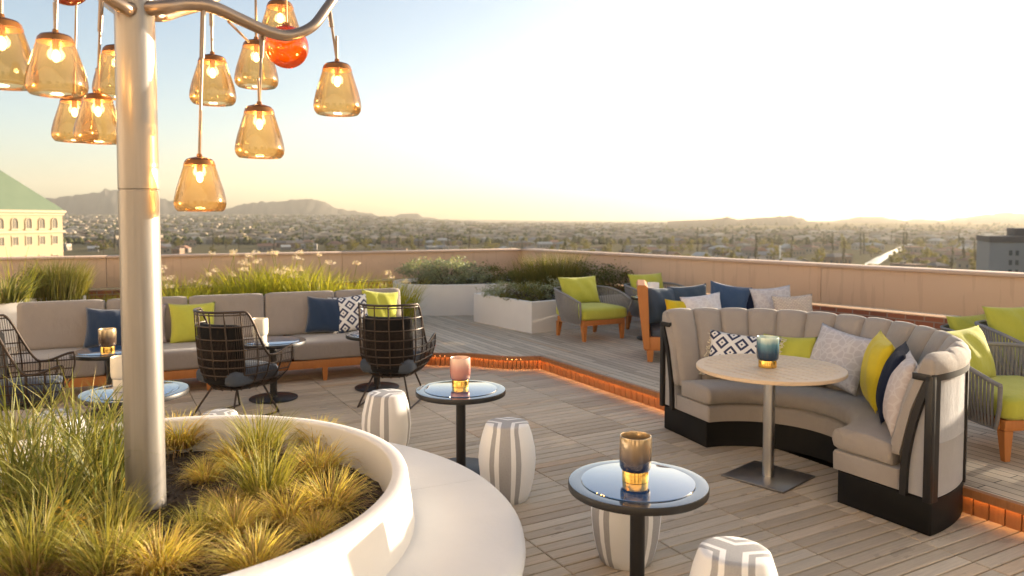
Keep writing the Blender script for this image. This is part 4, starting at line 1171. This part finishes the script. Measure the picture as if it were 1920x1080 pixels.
# shrubs and tall grasses of the white planters
def bush(label, px_, Y, zb, rad, n, size, mat, cat='shrub', name='shrub', grp='shrubs in the white planters'):
    x = (px_ - PXC) / F * Y
    t = thing(name, label, cat, (x, Y, zb), 0, grp)
    r3 = random.Random(int(px_ * 7 + Y * 13)); mb = MB(); leaves(mb, n, r3, (0, 0, rad[2] * .85), rad, size)
    raw('foliage', mb, mat, t)
    tw = MB()
    for _ in range(12):
        v = Vector((r3.gauss(0, .5) * rad[0], r3.gauss(0, .5) * rad[1], rad[2] * r3.uniform(.9, 1.5)))
        tw.tube([(0, 0, -.05), tuple(v * .5 + Vector((0, 0, .03))), tuple(v)], [.007, .005, .002], 5)
    raw('stems', tw, M['bark'], t)
def tallgrass(label, px_, Y, zb, rad, h, n, mat, k_w=.007, spread=.3, droop=.5):
    x = (px_ - PXC) / F * Y; mb = MB(); r3 = random.Random(int(px_ + Y * 31))
    blades(mb, n, r3, rad, h, k_w, spread, droop, 5, .5)
    return one('tall_grass', mb, mat, label, 'grass', (x, Y, zb), 0, 'grasses in the white planters')
for px_, py_, mk, lab in GCP:
    p_ = at(px_, py_, SOIL); bush(lab, PXC + F * p_.x / p_.y, p_.y, SOIL, (.16, .15, .10), 650, .023, M[mk], 'plant', 'groundcover_plant', 'small leafy plants in the round planter')
bush('silvery shrub at the left of the rounded white planter', 790, 12.75, .60, (.42, .34, .23), 2400, .045, M['leaf_silver'])
bush('silvery shrub in the middle of the rounded white planter', 838, 12.6, .60, (.46, .36, .26), 3000, .045, M['leaf_silver'])
bush('smaller silvery shrub at the right of the rounded white planter', 884, 12.8, .60, (.34, .30, .19), 1800, .042, M['leaf_silver'])
bush('low dark green shrub right of the silvery shrubs, below the parapet corner', 928, 13.2, .60, (.40, .30, .17), 1700, .045, M['leaf_dark'])
bush('dark green shrub between the parapet corner and the tall grass', 965, 12.6, .50, (.40, .32, .19), 1700, .045, M['leaf_dark'])
bush('low mixed green shrub at the front left of the square white planter', 945, 11.15, .52, (.34, .28, .16), 1700, .035, M['leaf_silver'])
bush('low dark shrub in the middle of the square white planter', 985, 10.75, .52, (.34, .26, .16), 1700, .038, M['leaf_dark'])
bush('grey-green shrub at the right of the square white planter by the lime armchair', 1022, 10.9, .52, (.30, .26, .20), 1500, .035, M['leaf_silver'])
bush('dark shrub behind the lime armchair, against the parapet', 1110, 12.1, .45, (.50, .36, .32), 2600, .045, M['leaf_dark'])
bush('dark shrub between the two back armchairs, against the parapet', 1150, 11.9, .40, (.42, .34, .30), 2200, .045, M['leaf_dark'])
bush('dark low shrub at the foot of the tall left grass', 70, 10.65, .55, (.34, .3, .26), 1500, .035, M['leaf_dark'])
tallgrass('tall fine grass in front of the parapet, right of the corner', 1030, 12.1, .52, .34, .80, 900, M['blade_dark'], .006)
tallgrass('tall fine grass just left of the tallest one by the parapet corner', 1000, 12.4, .52, .30, .66, 700, M['blade_dark'], .006)
tallgrass('tall fine grass behind the lime armchair back', 1062, 12.0, .52, .28, .78, 700, M['blade_dark'], .006)
tallgrass('tall dark grass in the long white planter at the left', 104, 10.6, .56, .30, .72, 1100, M['blade_dark'], .007)
tallgrass('tall dark grass at the right end of the long white planter at the left', 128, 10.75, .56, .22, .60, 700, M['blade_green'], .007)
tallgrass('strappy leafed plant in the tall white planter at the left edge', 8, 9.1, .70, .16, .55, 170, M['blade_long'], .018, .8, .9)
tallgrass('thin flowering grass leaning in front of the parapet at the left edge', 22, 10.0, .55, .2, .95, 60, M['blade_back'], .008, .5, .4)
# ================================================================== THE CITY BEYOND
GZ = -29.0
def town_color(name, cols, rough=.85):
    t = NT(name); g = t.new('ShaderNodeNewGeometry').outputs['Random Per Island']
    n = len(cols); t.set(Base_Color=t.ramp(g, [(i / n, (*c, 1)) for i, c in enumerate(cols)], 'CONSTANT'), Roughness=rough); t.p.inputs['Specular IOR Level'].default_value = 0; return t.m
def m_ground():
    t = NT('dry valley ground'); co_ = t.coord()
    f = t.noise(t.mapping(co_, sc=(1, 1, 1)), .006, 8, .65); g = t.noise(co_, .05, 5, .7)
    c = t.mix(f, (.12, .10, .06, 1), (.25, .20, .125, 1)); c = t.mix(t.math('MULTIPLY', g, .5), c, (.09, .10, .045, 1))
    t.set(Base_Color=c, Roughness=1.0); t.p.inputs['Specular IOR Level'].default_value = 0; return t.m
def sstep(x): x = max(0.0, min(1.0, x)); return x * x * (3 - 2 * x)
def gz(x, y):
    """ground height: the valley floor climbs towards the hills on the left and on the right"""
    if y <= 1: return GZ
    az = x / y
    return GZ + 50 * sstep((y - 900) / 4200) * sstep((-.02 - az) / .22) + 13 * sstep((y - 1300) / 1800) * sstep((az - .16) / .2)
gm_ = MB(); _az = [-1.3 + 2.6 * i / 80 for i in range(81)]; _d = [60 * (9400 / 60) ** (j / 60) for j in range(61)]
gm_.add([(a_ * d_, d_, gz(a_ * d_, d_)) for a_ in _az for d_ in _d], [(i * 61 + j, (i + 1) * 61 + j, (i + 1) * 61 + j + 1, i * 61 + j + 1) for i in range(80) for j in range(60)])
gm_.add([(-9500, -9500, GZ - .6), (9500, -9500, GZ - .6), (9500, 9500, GZ - .6), (-9500, 9500, GZ - .6)], [(0, 1, 2, 3)])
struct(gm_.build('valley_ground', m_ground(), smooth=60))

def hill_h(prof, az):
    if az <= prof[0][0] or az >= prof[-1][0]: return 0
    for (a, h), (b, k) in zip(prof, prof[1:]):
        if az <= b:
            u = (az - a) / (b - a); u = u * u * (3 - 2 * u); return h + (k - h) * u
    return 0
from mathutils import noise as mn
def hills(name, prof_px, D, depth, mat, rough_k=.12, seed=0, na=260, nd=26):
    """a range of hills: ridge heights from a list of (pixel x, pixel y of the skyline) at distance D"""
    prof = [((x - PXC) / F, max(0.0, (dep(x, y, D).z - GZ))) for x, y in prof_px]
    vs = []; fs = []
    a0, a1 = prof[0][0], prof[-1][0]
    for i in range(na + 1):
        az = a0 + (a1 - a0) * i / na; H = hill_h(prof, az) if 0 < i < na else 0
        for j in range(nd + 1):
            k = j / nd * 2 - 1
            Y = D + k * depth
            sh = (1 - abs(k)) ** 1.25 if k < 0 else (1 - k) ** 1.1
            p = Vector((az * 260 * D / 6000 * 1.0, k * 3.0, seed))
            nz = mn.fractal(Vector((az * 26, k * 2.4, seed)), 1.0, 2.1, 5)
            rid = abs(mn.fractal(Vector((az * 40, k * 1.1 + 9, seed + 3)), 1.0, 2.1, 4))
            jag = mn.fractal(Vector((az * 130, k * 3.0, seed + 7)), 1.0, 2.1, 4)
            h = H * sh * (1 + (nz * .16 - rid * .16) * (1 - sh)) + H * jag * .11 * sh
            vs.append((az * Y, Y, GZ - 1 + max(0, h)))
    for i in range(na):
        for j in range(nd):
            a = i * (nd + 1) + j; fs.append((a, a + nd + 1, a + nd + 2, a + 1))
    mb = MB(); mb.add(vs, fs); return struct(mb.build(name, mat, smooth=50))
def m_hill():
    t = NT('dry brown hillside'); co_ = t.coord()
    f = t.noise(co_, .004, 8, .7)
    t.set(Base_Color=t.mix(f, (.04, .04, .04, 1), (.10, .088, .072, 1)), Roughness=1.0); t.p.inputs['Specular IOR Level'].default_value = 0; return t.m
M['hill'] = m_hill()
hills('hills', [(-420, 411), (-200, 392), (-60, 380), (60, 374), (100, 371), (135, 366), (175, 362), (205, 356), (222, 354), (240, 358), (262, 366), (300, 371), (330, 377), (370, 388), (400, 396), (425, 392), (450, 384), (478, 379), (505, 378), (540, 376), (560, 373), (588, 373), (600, 376), (612, 381), (635, 391), (660, 395), (695, 400), (715, 406), (735, 405), (762, 400), (780, 400), (797, 407), (830, 411), (900, 414)], 6000, 1700, M['hill'], seed=1)
hills('hills', [(780, 414), (900, 412), (1000, 413), (1120, 414), (1240, 414), (1300, 412), (1345, 414)], 8300, 500, M['hill'], seed=5, na=120)
hills('hills', [(1250, 415), (1290, 413), (1330, 411), (1362, 407), (1385, 411), (1410, 409), (1440, 407), (1462, 405), (1482, 404), (1500, 408), (1518, 415), (1545, 419), (1580, 420), (1640, 421), (1720, 424)], 3500, 1500, M['hill'], seed=2)
hills('hills', [(1480, 420), (1550, 416), (1580, 411), (1612, 406), (1650, 406), (1672, 410), (1696, 413), (1720, 410), (1745, 412), (1765, 413), (1800, 408), (1850, 402), (1885, 398), (1920, 400), (2000, 392), (2150, 398), (2350, 411)], 4700, 2000, M['hill'], seed=3)

# --- houses and trees of the town
def m_house(name, wall):
    t = NT(name); g = t.new('ShaderNodeObjectInfo').outputs['Random']
    t.set(Base_Color=t.ramp(g, [(i / len(wall), (*c, 1)) for i, c in enumerate(wall)], 'CONSTANT'), Roughness=.85); t.p.inputs['Specular IOR Level'].default_value = .1; return t.m
HW = m_house('house render', [(.30, .24, .18), (.38, .32, .25), (.25, .17, .12), (.30, .265, .23), (.26, .21, .17)])
HR = m_house('house roof', [(.24, .14, .10), (.30, .27, .25), (.20, .17, .15), (.45, .42, .38), (.34, .19, .13)])
HG = mat_plain('house window', (.05, .05, .05), .3)
def house_mesh(kind, seed):
    r3 = random.Random(seed); mb = MB(); W, Dp, H = r3.uniform(9, 16), r3.uniform(8, 11), r3.uniform(3.2, 6.4)
    mb.box((0, 0, H / 2), (W, Dp, H), mi=0)
    if kind == 0:
        o = .5; z = H + .003; rr = H + r3.uniform(1.6, 2.6); ins = min(W, Dp) * .45
        mb.add([(-W / 2 - o, -Dp / 2 - o, z), (W / 2 + o, -Dp / 2 - o, z), (W / 2 + o, Dp / 2 + o, z), (-W / 2 - o, Dp / 2 + o, z), (-W / 2 + ins, 0, rr), (W / 2 - ins, 0, rr)],
               [(0, 1, 5, 4), (1, 2, 5), (2, 3, 4, 5), (3, 0, 4), (3, 2, 1, 0)], 1)
    elif kind == 1:
        o = .5; z = H + .003; rr = H + r3.uniform(1.8, 2.8)
        mb.add([(-W / 2 - o, -Dp / 2 - o, z), (W / 2 + o, -Dp / 2 - o, z), (W / 2 + o, Dp / 2 + o, z), (-W / 2 - o, Dp / 2 + o, z), (-W / 2 - o, 0, rr), (W / 2 + o, 0, rr)],
               [(0, 1, 5, 4), (1, 2, 5), (2, 3, 4, 5), (3, 0, 4), (3, 2, 1, 0)], 1)
    else:
        mb.box((0, 0, H + .25), (W + .3, Dp + .3, .5), mi=1); mb.box((W * .2, 0, H + 1.0), (2.2, 2, 1.0), mi=0)
    for s in (-1, 1):
        for i in range(4):
            mb.box((-W / 2 + W * (i + .5) / 4, s * (Dp / 2 + .01), H * .5), (1.3, .06, 1.5), mi=2)
        for i in range(2): mb.box((s * (W / 2 + .01), -Dp / 4 + i * Dp / 2, H * .5), (.06, 1.3, 1.5), mi=2)
    return mb
def visible(x, y):
    return y > 0 and abs(x / y) < .74
house_src = []
for i in range(9):
    o = house_mesh(i % 3, 50 + i).build('house', [HW, HR, HG], smooth=None); house_src.append(o)
TG = mat_leaf('town tree leaves', [(.08, .085, .025, 1), (.13, .125, .035, 1), (.18, .145, .045, 1), (.09, .095, .03, 1)], .45)
TD = mat_leaf('cypress leaves', [(.03, .035, .014, 1), (.05, .05, .018, 1), (.04, .045, .016, 1)], .3)
def tree_mesh(kind, seed):
    r3 = random.Random(seed); mb = MB()
    if kind == 0: leaves(mb, 420, r3, (0, 0, 4.6), (2.8, 2.8, 2.2), .95); tr = [(0, 0, 0), (.1, 0, 3.0), (.2, .1, 5)]
    elif kind == 1: leaves(mb, 380, r3, (0, 0, 6.5), (.95, .95, 6.0), .75, shell=.2); tr = [(0, 0, 0), (0, 0, 6), (0, 0, 11)]
    else: leaves(mb, 420, r3, (0, 0, 3.4), (3.4, 3.0, 1.7), .85); tr = [(0, 0, 0), (.1, .1, 2), (.3, .1, 3.6)]
    return mb, tr
tree_src = []
for i in range(6):
    kind = i % 3; mb, tr = tree_mesh(kind, 70 + i)
    t = thing('town_tree', 'x', 'tree'); raw('crown', mb, TD if kind == 1 else TG, t)
    k = MB(); k.tube(tr, [.28, .2, .08], 6); raw('trunk', k, M['bark'], t); tree_src.append((t, kind))
rt = random.Random(77)
def free(x, y, lst, dmin):
    return all((x - a) ** 2 + (y - b) ** 2 > dmin * dmin for a, b in lst)
# the bright street running away on the right
ROADX = [(Vector(at(1622, 503, GZ)).xy), (Vector(at(1652, 484, GZ)).xy), (Vector(at(1690, 466, GZ)).xy)]
def road():
    mb = MB()
    a, b, c = ROADX; P = [a - (b - a) * 1.2, a, b, c, c + (c - b) * 1.0]; L = []; Q = []
    for i, p in enumerate(P):
        d = (P[min(i + 1, 4)] - P[max(i - 1, 0)]).normalized(); n_ = Vector((-d.y, d.x)); L.append(p + n_ * 4.5); Q.append(p - n_ * 4.5)
    for i in range(4): mb.add([(*L[i], GZ + .05), (*L[i + 1], GZ + .05), (*Q[i + 1], GZ + .05), (*Q[i], GZ + .05)], [(0, 1, 2, 3)])
    struct(mb.build('road', mat_plain('pale sunlit road', (.45, .43, .40), .25, spec=.6), smooth=None))
road()
def near_road(x, y, m=14):
    P = [Vector((x, y))]; a, b, c = ROADX
    for p, q in ((a - (b - a) * 1.2, a), (a, b), (b, c), (c, c + (c - b))):
        d = q - p; k = max(0, min(1, (Vector((x, y)) - p).dot(d) / d.length_squared))
        if (p + d * k - Vector((x, y))).length < m: return True
    return False
used = []
hl = {0: 'small hip-roofed house in the town below the terrace', 1: 'small gabled house in the town below the terrace', 2: 'small flat-roofed house in the town below the terrace'}
nh = 0; tries = 0
while nh < 170 and tries < 6000:
    tries += 1
    d = 390 + 560 * rt.random() ** 1.2; az = rt.uniform(-.70, .72); x, y = az * d, d
    if az < .05 and d < 640: continue
    if not free(x, y, used, 19) or near_road(x, y): continue
    if x < -250 * 0 and abs(x + 84) < 40 and y < 200: continue
    used.append((x, y)); i = rt.randrange(9); s = house_src[i]
    o = s if (nh < 9 and False) else s.copy()
    COL.objects.link(o); o.name = 'house'
    o.location = (x, y, GZ); o.rotation_euler = (0, 0, rt.choice([0, 1.57]) + rt.gauss(.3, .15)); k = rt.uniform(.8, 1.25); o.scale = (k, k, k)
    o['group'] = hl[i % 3].replace('house', 'houses').replace('small ', ''); tag(o, hl[i % 3], 'house', o['group']); nh += 1
for s in house_src: bpy.data.objects.remove(s)
tl = {0: 'round-crowned tree between houses of the town below', 1: 'dark narrow cypress standing up among the town trees', 2: 'low spreading tree between houses of the town below'}
nt = 0; tries = 0
tsp = []
while nt < 260 and tries < 8000:
    tries += 1
    d = 380 + 540 * rt.random() ** 1.2; az = rt.uniform(-.70, .72); x, y = az * d, d
    if az < .05 and d < 640: continue
    if not free(x, y, used, 9) or not free(x, y, tsp, 7) or near_road(x, y, 7): continue
    tsp.append((x, y)); j = rt.randrange(6)
    if j % 3 == 1 and rt.random() < .5: j -= 1
    s, kind = tree_src[j]; k = rt.uniform(.9, 1.7)
    o = dup(s, (x, y, GZ), rt.uniform(0, 6), tl[kind], tl[kind].split(' ')[0] + ' trees of the town below', k); nt += 1
for px_, Y in ((1614, 640), (1700, 700), (1798, 720), (1620, 655)):
    s, kind = tree_src[1]; dup(s, ((px_ - PXC) / F * Y, Y, GZ), 0, tl[1], tl[1].split(' ')[0] + ' trees of the town below', 1.55)
for s, _ in tree_src:
    for c in list(s.children): bpy.data.objects.remove(c)
    bpy.data.objects.remove(s)
# the rest of the town, one mass reaching to the hills
hm = MB(); tm = MB()
for _ in range(5200):
    d = 930 + 3600 * rt.random() ** 1.35; az = rt.uniform(-.74, .76); x, y = az * d, d
    W, Dp, H = rt.uniform(9, 22), rt.uniform(9, 15), rt.uniform(3, 7); a = rt.choice([0, 1.57]) + rt.gauss(.3, .1); k = 1 + d / 5200
    if az > .2 and d > 1450 + 500 * (rt.random() ** 3): continue
    A = Matrix.Translation((x, y, gz(x, y) + H * k / 2 - .5)) @ Matrix.Rotation(a, 4, 'Z') @ Matrix.Diagonal((W * k / 2, Dp * k / 2, H * k / 2, 1))
    hm.add([(-1, -1, -1), (1, -1, -1), (1, 1, -1), (-1, 1, -1), (-1, -1, 1), (1, -1, 1), (1, 1, 1), (-1, 1, 1), (-.5, 0, 1.5), (.5, 0, 1.5)],
           [(0, 1, 5, 4), (1, 2, 6, 5), (2, 3, 7, 6), (3, 0, 4, 7), (4, 5, 9, 8), (5, 6, 9), (6, 7, 8, 9), (7, 4, 8)], 0, A)
o = raw('distant_town', hm, town_color('far town render', [(.28, .23, .17), (.42, .36, .29), (.18, .135, .10), (.24, .20, .155), (.27, .22, .17), (.33, .26, .19)]))
tag(o, 'pale mass of far houses spreading across the valley to the hills', 'town', kind='stuff')
for _ in range(11000):
    d = 900 + 3700 * rt.random() ** 1.3; az = rt.uniform(-.74, .76); x, y = az * d, d; s_ = rt.uniform(1.8, 4.4) * (1 + d / 5000)
    vs = []; n_ = 6; GG_ = gz(x, y)
    if az > .2 and d > 1500 + 1500 * (rt.random() ** 3): continue
    for q in range(n_): vs.append((x + s_ * math.cos(q * 1.047) * rt.uniform(.7, 1.2), y + s_ * math.sin(q * 1.047) * rt.uniform(.7, 1.2), GG_ + s_ * rt.uniform(.3, .8)))
    for q in range(n_): vs.append((x + s_ * .6 * math.cos(q * 1.047 + .5) * rt.uniform(.6, 1.2), y + s_ * .6 * math.sin(q * 1.047 + .5) * rt.uniform(.6, 1.2), GG_ + s_ * rt.uniform(1.1, 1.7)))
    vs += [(x, y, GG_), (x + rt.gauss(0, .2) * s_, y, GG_ + s_ * 1.9)]
    fs = []
    for q in range(n_):
        q2 = (q + 1) % n_; fs += [(12, q2, q), (q, q2, n_ + q), (q2, n_ + q2, n_ + q), (n_ + q, n_ + q2, 13)]
    tm.add(vs, fs)
o = raw('distant_trees', tm, town_color('far town trees', [(.05, .06, .022), (.08, .08, .03), (.11, .095, .035), (.065, .07, .03)]))
tag(o, 'dark green specks of far trees scattered through the valley town', 'trees', kind='stuff')

# --- the hotel with the green roof
def green_hotel():
    E = Vector((-84.2, 140.0)); ang = math.atan2(-.976, -.22)   # facade runs from its far corner E towards us
    t = thing('hotel_building', 'cream stone building with arched windows and a steep pale green roof at the left edge', 'building', (E.x, E.y, 0), ang)
    L, Dp = 42.0, 24.0
    # local x along the facade from E, local -y is the inside of the block
    sgn = -1
    stone = mat_plain('cream stone', (.33, .25, .145), .8, var=.08, nscale=.8); trim = mat_plain('cream trim', (.38, .31, .20), .8, var=.05)
    def fy(y): return y   # outward is +y or -y depending on the side
    out = Vector((math.cos(ang + math.pi / 2), math.sin(ang + math.pi / 2)))
    s = 1 if out.dot(Vector((.976, -.22))) > 0 else -1   # +1: local +y faces the terrace
    w = MB(); w.box((L / 2, -s * Dp / 2, (GZ + 2.9) / 2), (L, Dp, 2.9 - GZ)); w.build('wall', stone, t, smooth=None)
    c = MB(); c.box((L / 2, -s * (Dp / 2), 3.1), (L + 1.0, Dp + 1.0, .5), .1); c.box((L / 2, -s * Dp / 2, 2.6), (L + .5, Dp + .5, .35), .06); c.build('cornice', trim, t, smooth=None)
    c = MB(); c.box((L / 2, -s * Dp / 2, -.55), (L + .7, Dp + .7, .42), .06); c.build('string_course', trim, t, smooth=None)
    rf = MB(); z0, z1 = 3.36, 10.6; ins, iy = 8.5, Dp / 2 - 4.5
    rf.add([(-.3, s * .3, z0), (L, s * .3, z0), (L, -s * (Dp + .3), z0), (-.3, -s * (Dp + .3), z0), (ins, -s * 5.0, z1), (L, -s * 5.0, z1), (L, -s * (Dp - 5), z1), (ins, -s * (Dp - 5), z1)],
           [(0, 1, 5, 4), (1, 2, 6, 5), (2, 3, 7, 6), (3, 0, 4, 7), (4, 5, 6, 7), (3, 2, 1, 0)])
    tr = NT('pale green copper roof'); co_ = tr.coord(); f = tr.noise(co_, .5, 5)
    tr.set(Base_Color=tr.mix(f, (.09, .125, .075, 1), (.125, .16, .10, 1)), Roughness=.5); rf.build('roof', tr.m, t, smooth=None)
    glass = mat_plain('hotel window glass', (.085, .07, .05), .55, spec=.15)
    for i in range(14):
        x = 1.9 + i * 2.82
        f = MB(); pl = [(-.72, 0), (.72, 0), (.72, 1.35)] + [(.72 * math.cos(q * math.pi / 8), 1.35 + .72 * math.sin(q * math.pi / 8)) for q in range(1, 8)] + [(-.72, 1.35)]
        A = Matrix(((1, 0, 0, x), (0, 0, s, 0), (0, 1, 0, 0), (0, 0, 0, 1)))
        n_ = len(pl); inner = [(a * .80, .12 + b * .90) for a, b in pl]
        f.add([(a, b, .16) for a, b in pl] + [(a, b, .16) for a, b in inner] + [(a, b, -.03) for a, b in pl] + [(a, b, .02) for a, b in inner],
              [(k, (k + 1) % n_, n_ + (k + 1) % n_, n_ + k) for k in range(n_)] + [(k, 2 * n_ + k, 2 * n_ + (k + 1) % n_, (k + 1) % n_) for k in range(n_)] + [(n_ + k, n_ + (k + 1) % n_, 3 * n_ + (k + 1) % n_, 3 * n_ + k) for k in range(n_)], 0, Matrix.Translation((0, 0, -.05)) @ A)
        f.box((x, s * .14, -.12), (1.9, .32, .18)); f.box((x, s * .04, .72), (.08, .06, 1.9))
        wo = f.build('arched_window', trim, t, smooth=None)
        p = MB(); p.add([(a, b, .035) for a, b in inner], [tuple(range(n_))], 0, Matrix.Translation((0, 0, -.05)) @ A); p.build('pane', glass, wo, smooth=None)
    for row, z in ((0, -2.1), (1, -5.6), (2, -9.1)):
        for i in range(14):
            x = 1.9 + i * 2.82
            f = MB(); f.box((x, s * .05, z - .78), (1.5, .2, .14)); f.box((x - .62, s * .05, z), (.14, .16, 1.5)); f.box((x + .62, s * .05, z), (.14, .16, 1.5)); f.box((x, s * .06, z + .8), (1.5, .18, .16)); f.box((x, s * .045, z), (.08, .07, 1.42))
            wo = f.build('window', trim, t, smooth=None); p = MB(); p.box((x, s * .02, z), (1.1, .03, 1.4)); p.build('pane', glass, wo, smooth=None)
green_hotel()
# --- grey block at the right edge
def grey_block():
    D = 150.0; x0 = (1856 - PXC) / F * D
    t = thing('grey_building', 'grey flat-roofed office block with a dark roof band at the right edge below the hills', 'building', (x0, D, 0), R(-24))
    grey = mat_plain('grey concrete', (.30, .27, .25), .8, var=.06, nscale=.6); dark = mat_plain('dark roof band', (.11, .085, .075), .8)
    w = MB(); w.box((9, 8, (GZ - 2.9) / 2), (18, 16, -2.9 - GZ)); w.build('wall', grey, t, smooth=None)
    w = MB(); w.box((7.5, 7.85, -2.3), (15.3, 16.4, 1.2), .05); w.build('roof_band', dark, t, smooth=None)
    w = MB(); w.box((9.5, 9, -.9), (9, 8, 1.6), .05); w.build('plant_room', dark, t, smooth=None)
    for z in (-5.0, -6.9, -8.8, -10.7, -12.6):
        for x in (3.6, 4.7):
            m = MB(); m.box((x, -.02, z), (.55, .12, 1.0)); m.build('window', M['dark_glass'], t, smooth=None)
    w = MB(); w.box((12, -1.6, (GZ - 4.0) / 2), (11, 3.2, -4.0 - GZ)); w.build('front_wing', mat_plain('pale concrete', (.40, .37, .34), .8, var=.05), t, smooth=None)
    w = MB(); w.box((12, -1.6, -3.85), (11.3, 3.4, .3)); w.build('wing_coping', mat_plain('white edge', (.7, .68, .64), .7), t, smooth=None)
grey_block()
mp = thing('mast', 'thin white mast standing in the town beyond the right parapet', 'mast', (Vector((( 1463 - PXC) / F * 470, 470, GZ))))
m = MB(); m.tube([(0, 0, 0), (0, 0, 14.2)], [.45, .36], 10); m.build('pole', M['white_plaster'], mp); m = MB(); m.box((0, 0, .3), (1.6, 1.6, .6)); m.build('footing', M['white_plaster'], mp)

# ---- unseen cream walls added behind the viewpoint to bounce warm sun fill
def added_bounce_walls():
    t = thing('added_bounce_walls', 'unseen cream walls added behind and left of the viewpoint to bounce warm sunlight', 'building', (0, 0, 0)); t['kind'] = 'structure'
    cr = mat_plain('cream bounce wall render', (.66, .58, .48), .85, var=.05, nscale=.8)
    m = MB(); m.box((-2, -4.5, 3.4), (22, .4, 7.2)); m.box((-12.8, 0.7, 3.4), (.4, 10, 7.2)); m.build('wall', cr, t, smooth=None)
    m = MB(); m.box((-2, -4.45, 7.1), (22.4, .7, .25), .02); m.box((-12.75, .7, 7.1), (.7, 10.2, .25), .02); m.build('coping', M['coping'], t, smooth=None)
    for x in (-9, -5.5, 3.0, 6.2):
        f = MB(); f.box((x, -4.27, 1.35), (1.7, .1, 2.7), .01); w_ = f.build('window', M['black_metal'], t); g_ = MB(); g_.box((x, -4.215, 1.35), (1.5, .02, 2.5)); g_.build('pane', M['dark_glass'], w_)
    f = MB(); f.box((-1.2, -4.27, 1.2), (2.0, .1, 2.4), .01); d_ = f.build('door', M['black_metal'], t); g_ = MB(); g_.box((-1.2, -4.215, 1.25), (1.7, .02, 2.1)); g_.build('pane', M['dark_glass'], d_)
added_bounce_walls()

# ================================================================== HAZE
def haze():
    mb = MB(); mb.box((0, 0, (480 + GZ - 1) / 2 + 0), (19600, 19600, 480 - (GZ - 1)))
    mt = bpy.data.materials.new('valley haze'); mt.use_nodes = True; nt_ = mt.node_tree
    for n_ in list(nt_.nodes):
        if n_.type != 'OUTPUT_MATERIAL': nt_.nodes.remove(n_)
    v = nt_.nodes.new('ShaderNodeVolumePrincipled'); v.inputs['Color'].default_value = (.94, .87, .75, 1); v.inputs['Density'].default_value = HAZE; v.inputs['Anisotropy'].default_value = .4
    nt_.links.new(v.outputs[0], nt_.nodes['Material Output'].inputs['Volume'])
    o = mb.build('haze', mt, smooth=None); o['kind'] = 'stuff'; tag(o, 'thin pale haze lying over the valley', 'haze', kind='stuff')
HAZE = 7.5e-5
haze()
